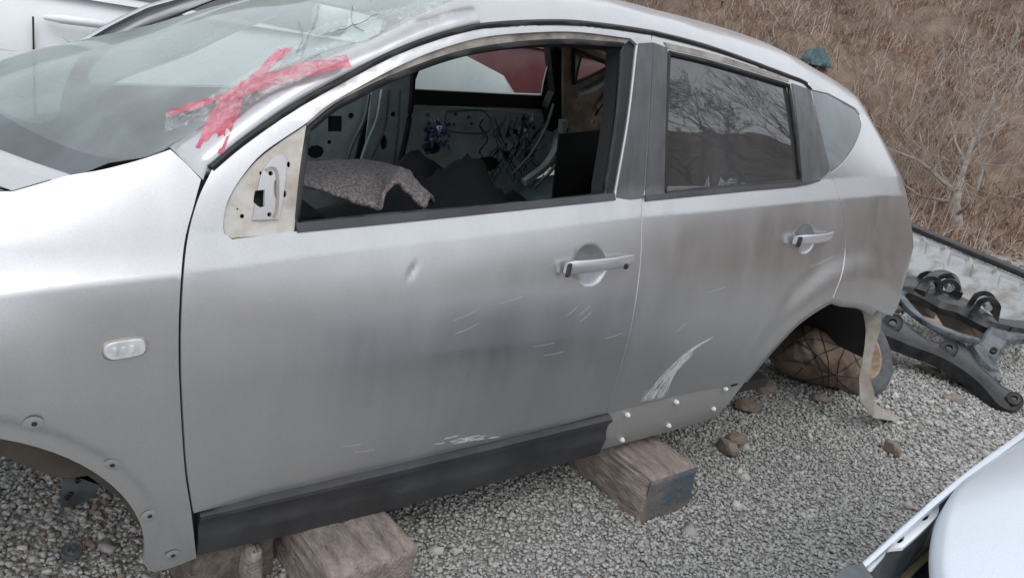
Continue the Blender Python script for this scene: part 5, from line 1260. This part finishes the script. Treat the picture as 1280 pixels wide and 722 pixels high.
strip_('wing_panel', rows_, M['pale'], nc)
fl = [(1068, 722), (1100, 698), (1120, 682), (1150, 658), (1176, 634), (1200, 606), (1204, 600), (1180, 614), (1130, 657), (1080, 702)]
flz = lambda u, v: ZN-.006
fpts = [(1081, 709, 1), (1092, 708, 1), (1106, 692), (1112, 684), (1130, 682, 1), (1153, 662), (1172, 642), (1175, 628), (1180, 617), (1200, 604, 1), (1202, 600, 1), (1178, 616), (1130, 658), (1081, 703)]
fL = [atz(p[0], p[1], ZN-.008) for p in spline(fpts+[(1081, 709)], 4)][:-1]
def ovh(u, v): return [atz(u+5.0*math.cos(t_)*1.0+1.2*math.sin(t_), v+3.6*math.sin(t_)-3.2*math.cos(t_), ZN-.008)[:2] for t_ in np.linspace(0, 6.28, 13)[:-1]]
fnf = lambda s, v: np.array([s, v, ZN-.010])
sheet('slotted_flange', [(p[0], p[1]) for p in fL], M['white'], nc, fn=fnf, holes=[ovh(1126, 672), ovh(1157, 644)], step=.03, thick=.006, smooth=False)
strip_('flange_wall', [[atz(u, v, ZN-.012), atz(u, v, ZN-.012)-np.array([0, 0, .07])] for u, v in [(1092, 708), (1106, 692), (1112, 685), (1130, 682), (1153, 662), (1172, 642), (1176, 628), (1200, 606)]], M['steel_grey'], nc)
# inner wing well and seal below
strip_('inner_wing', [[atz(u, v, ZN-.16), atz(u+a, v+b, ZN-.13), atz(u+2*a, v+2*b, ZN-.12)] for u, v, a, b in [(1040, 740, 40, 30), (1090, 700, 50, 40), (1140, 655, 50, 40), (1190, 605, 50, 40), (1230, 580, 40, 30)]], M['steel_grey'], nc)
mb = MB(); mb.tube([atz(u, v, ZN-.10) for u, v in [(1125, 730), (1140, 712), (1155, 698), (1172, 684)]], .006, n=6); mb.build('cable', mat('yellowed cable', (.30, .24, .14), .6), nc, True)
mb = MB(); mb.add([atz(1040, 728, ZN-.01), atz(1052, 710, ZN+.0), atz(1078, 702, ZN+.004), atz(1092, 722, ZN-.004), atz(1085, 740, ZN-.02)], [(4, 3, 2, 1, 0)]); mb.build('corner_cap', M['steel_grey'], nc)
# bonnet
rows_ = []; le = [atz(u, v, z) for u, v, z in [(1185, 760, ZN-.0), (1172, 722, ZN+.005), (1168, 690, ZN+.01), (1170, 660, ZN+.012), (1178, 632, ZN+.014), (1195, 606, ZN+.014), (1222, 585, ZN+.012), (1262, 558, ZN+.006), (1320, 520, ZN-.01)]]
ri_ = [p+np.array([.75+.25*i/8, -.62+.01*i, .03]) for i, p in enumerate(le)]
for t_ in np.linspace(0, 1, 36):
    a, b = curv(le, t_), curv(ri_, t_); r_ = [a-np.array([0, 0, .022]), a+(b-a)*.004+np.array([0, 0, .0])]
    for q in np.linspace(.02, 1, 14): p = a+(b-a)*q; p = p+np.array([0, 0, .012*min(1, q*14)+.055*math.sin(math.pi*q*.8)]); r_.append(p)
    rows_.append(r_)
strip_('bonnet', rows_, M['pale'], nc, sharp=70)
lp = [curv(le, t_) for t_ in np.linspace(0, 1, 14)]+[curv(ri_, t_) for t_ in np.linspace(1, 0, 14)]; cm = np.mean(lp, 0); lp = [p+(cm-p)*.10 for p in lp]; k = len(lp)
V = [p*[1, 1, 0]+np.array([0, 0, ZN-.06]) for p in lp]+[p*[1, 1, 0]+np.array([0, 0, .32]) for p in lp]
mk('body_shell', V, [tuple(range(k))]+[(i, i+k, (i+1) % k+k, (i+1) % k) for i in range(k)]+[tuple(range(k, 2*k))[::-1]], M['steel_grey'], nc)
for wx, wy in ((1.75, -2.15), (2.3, -2.75)):
    V = []; n = 30; pr_ = [(.19, .0), (.2, .03), (.28, .03), (.31, 0), (.31, -.17), (.2, -.19), (.0, -.05)]
    for i in range(n):
        th = 2*math.pi*i/n
        for r_, h_ in pr_: V.append((wx+r_*math.cos(th), wy+h_, GZ+.31+r_*math.sin(th)))
    mk('wheel', V, [(i*7+j, i*7+j+1, ((i+1) % n)*7+j+1, ((i+1) % n)*7+j) for i in range(n) for j in range(6)], M['tyre'], nc, True, sharp=50)
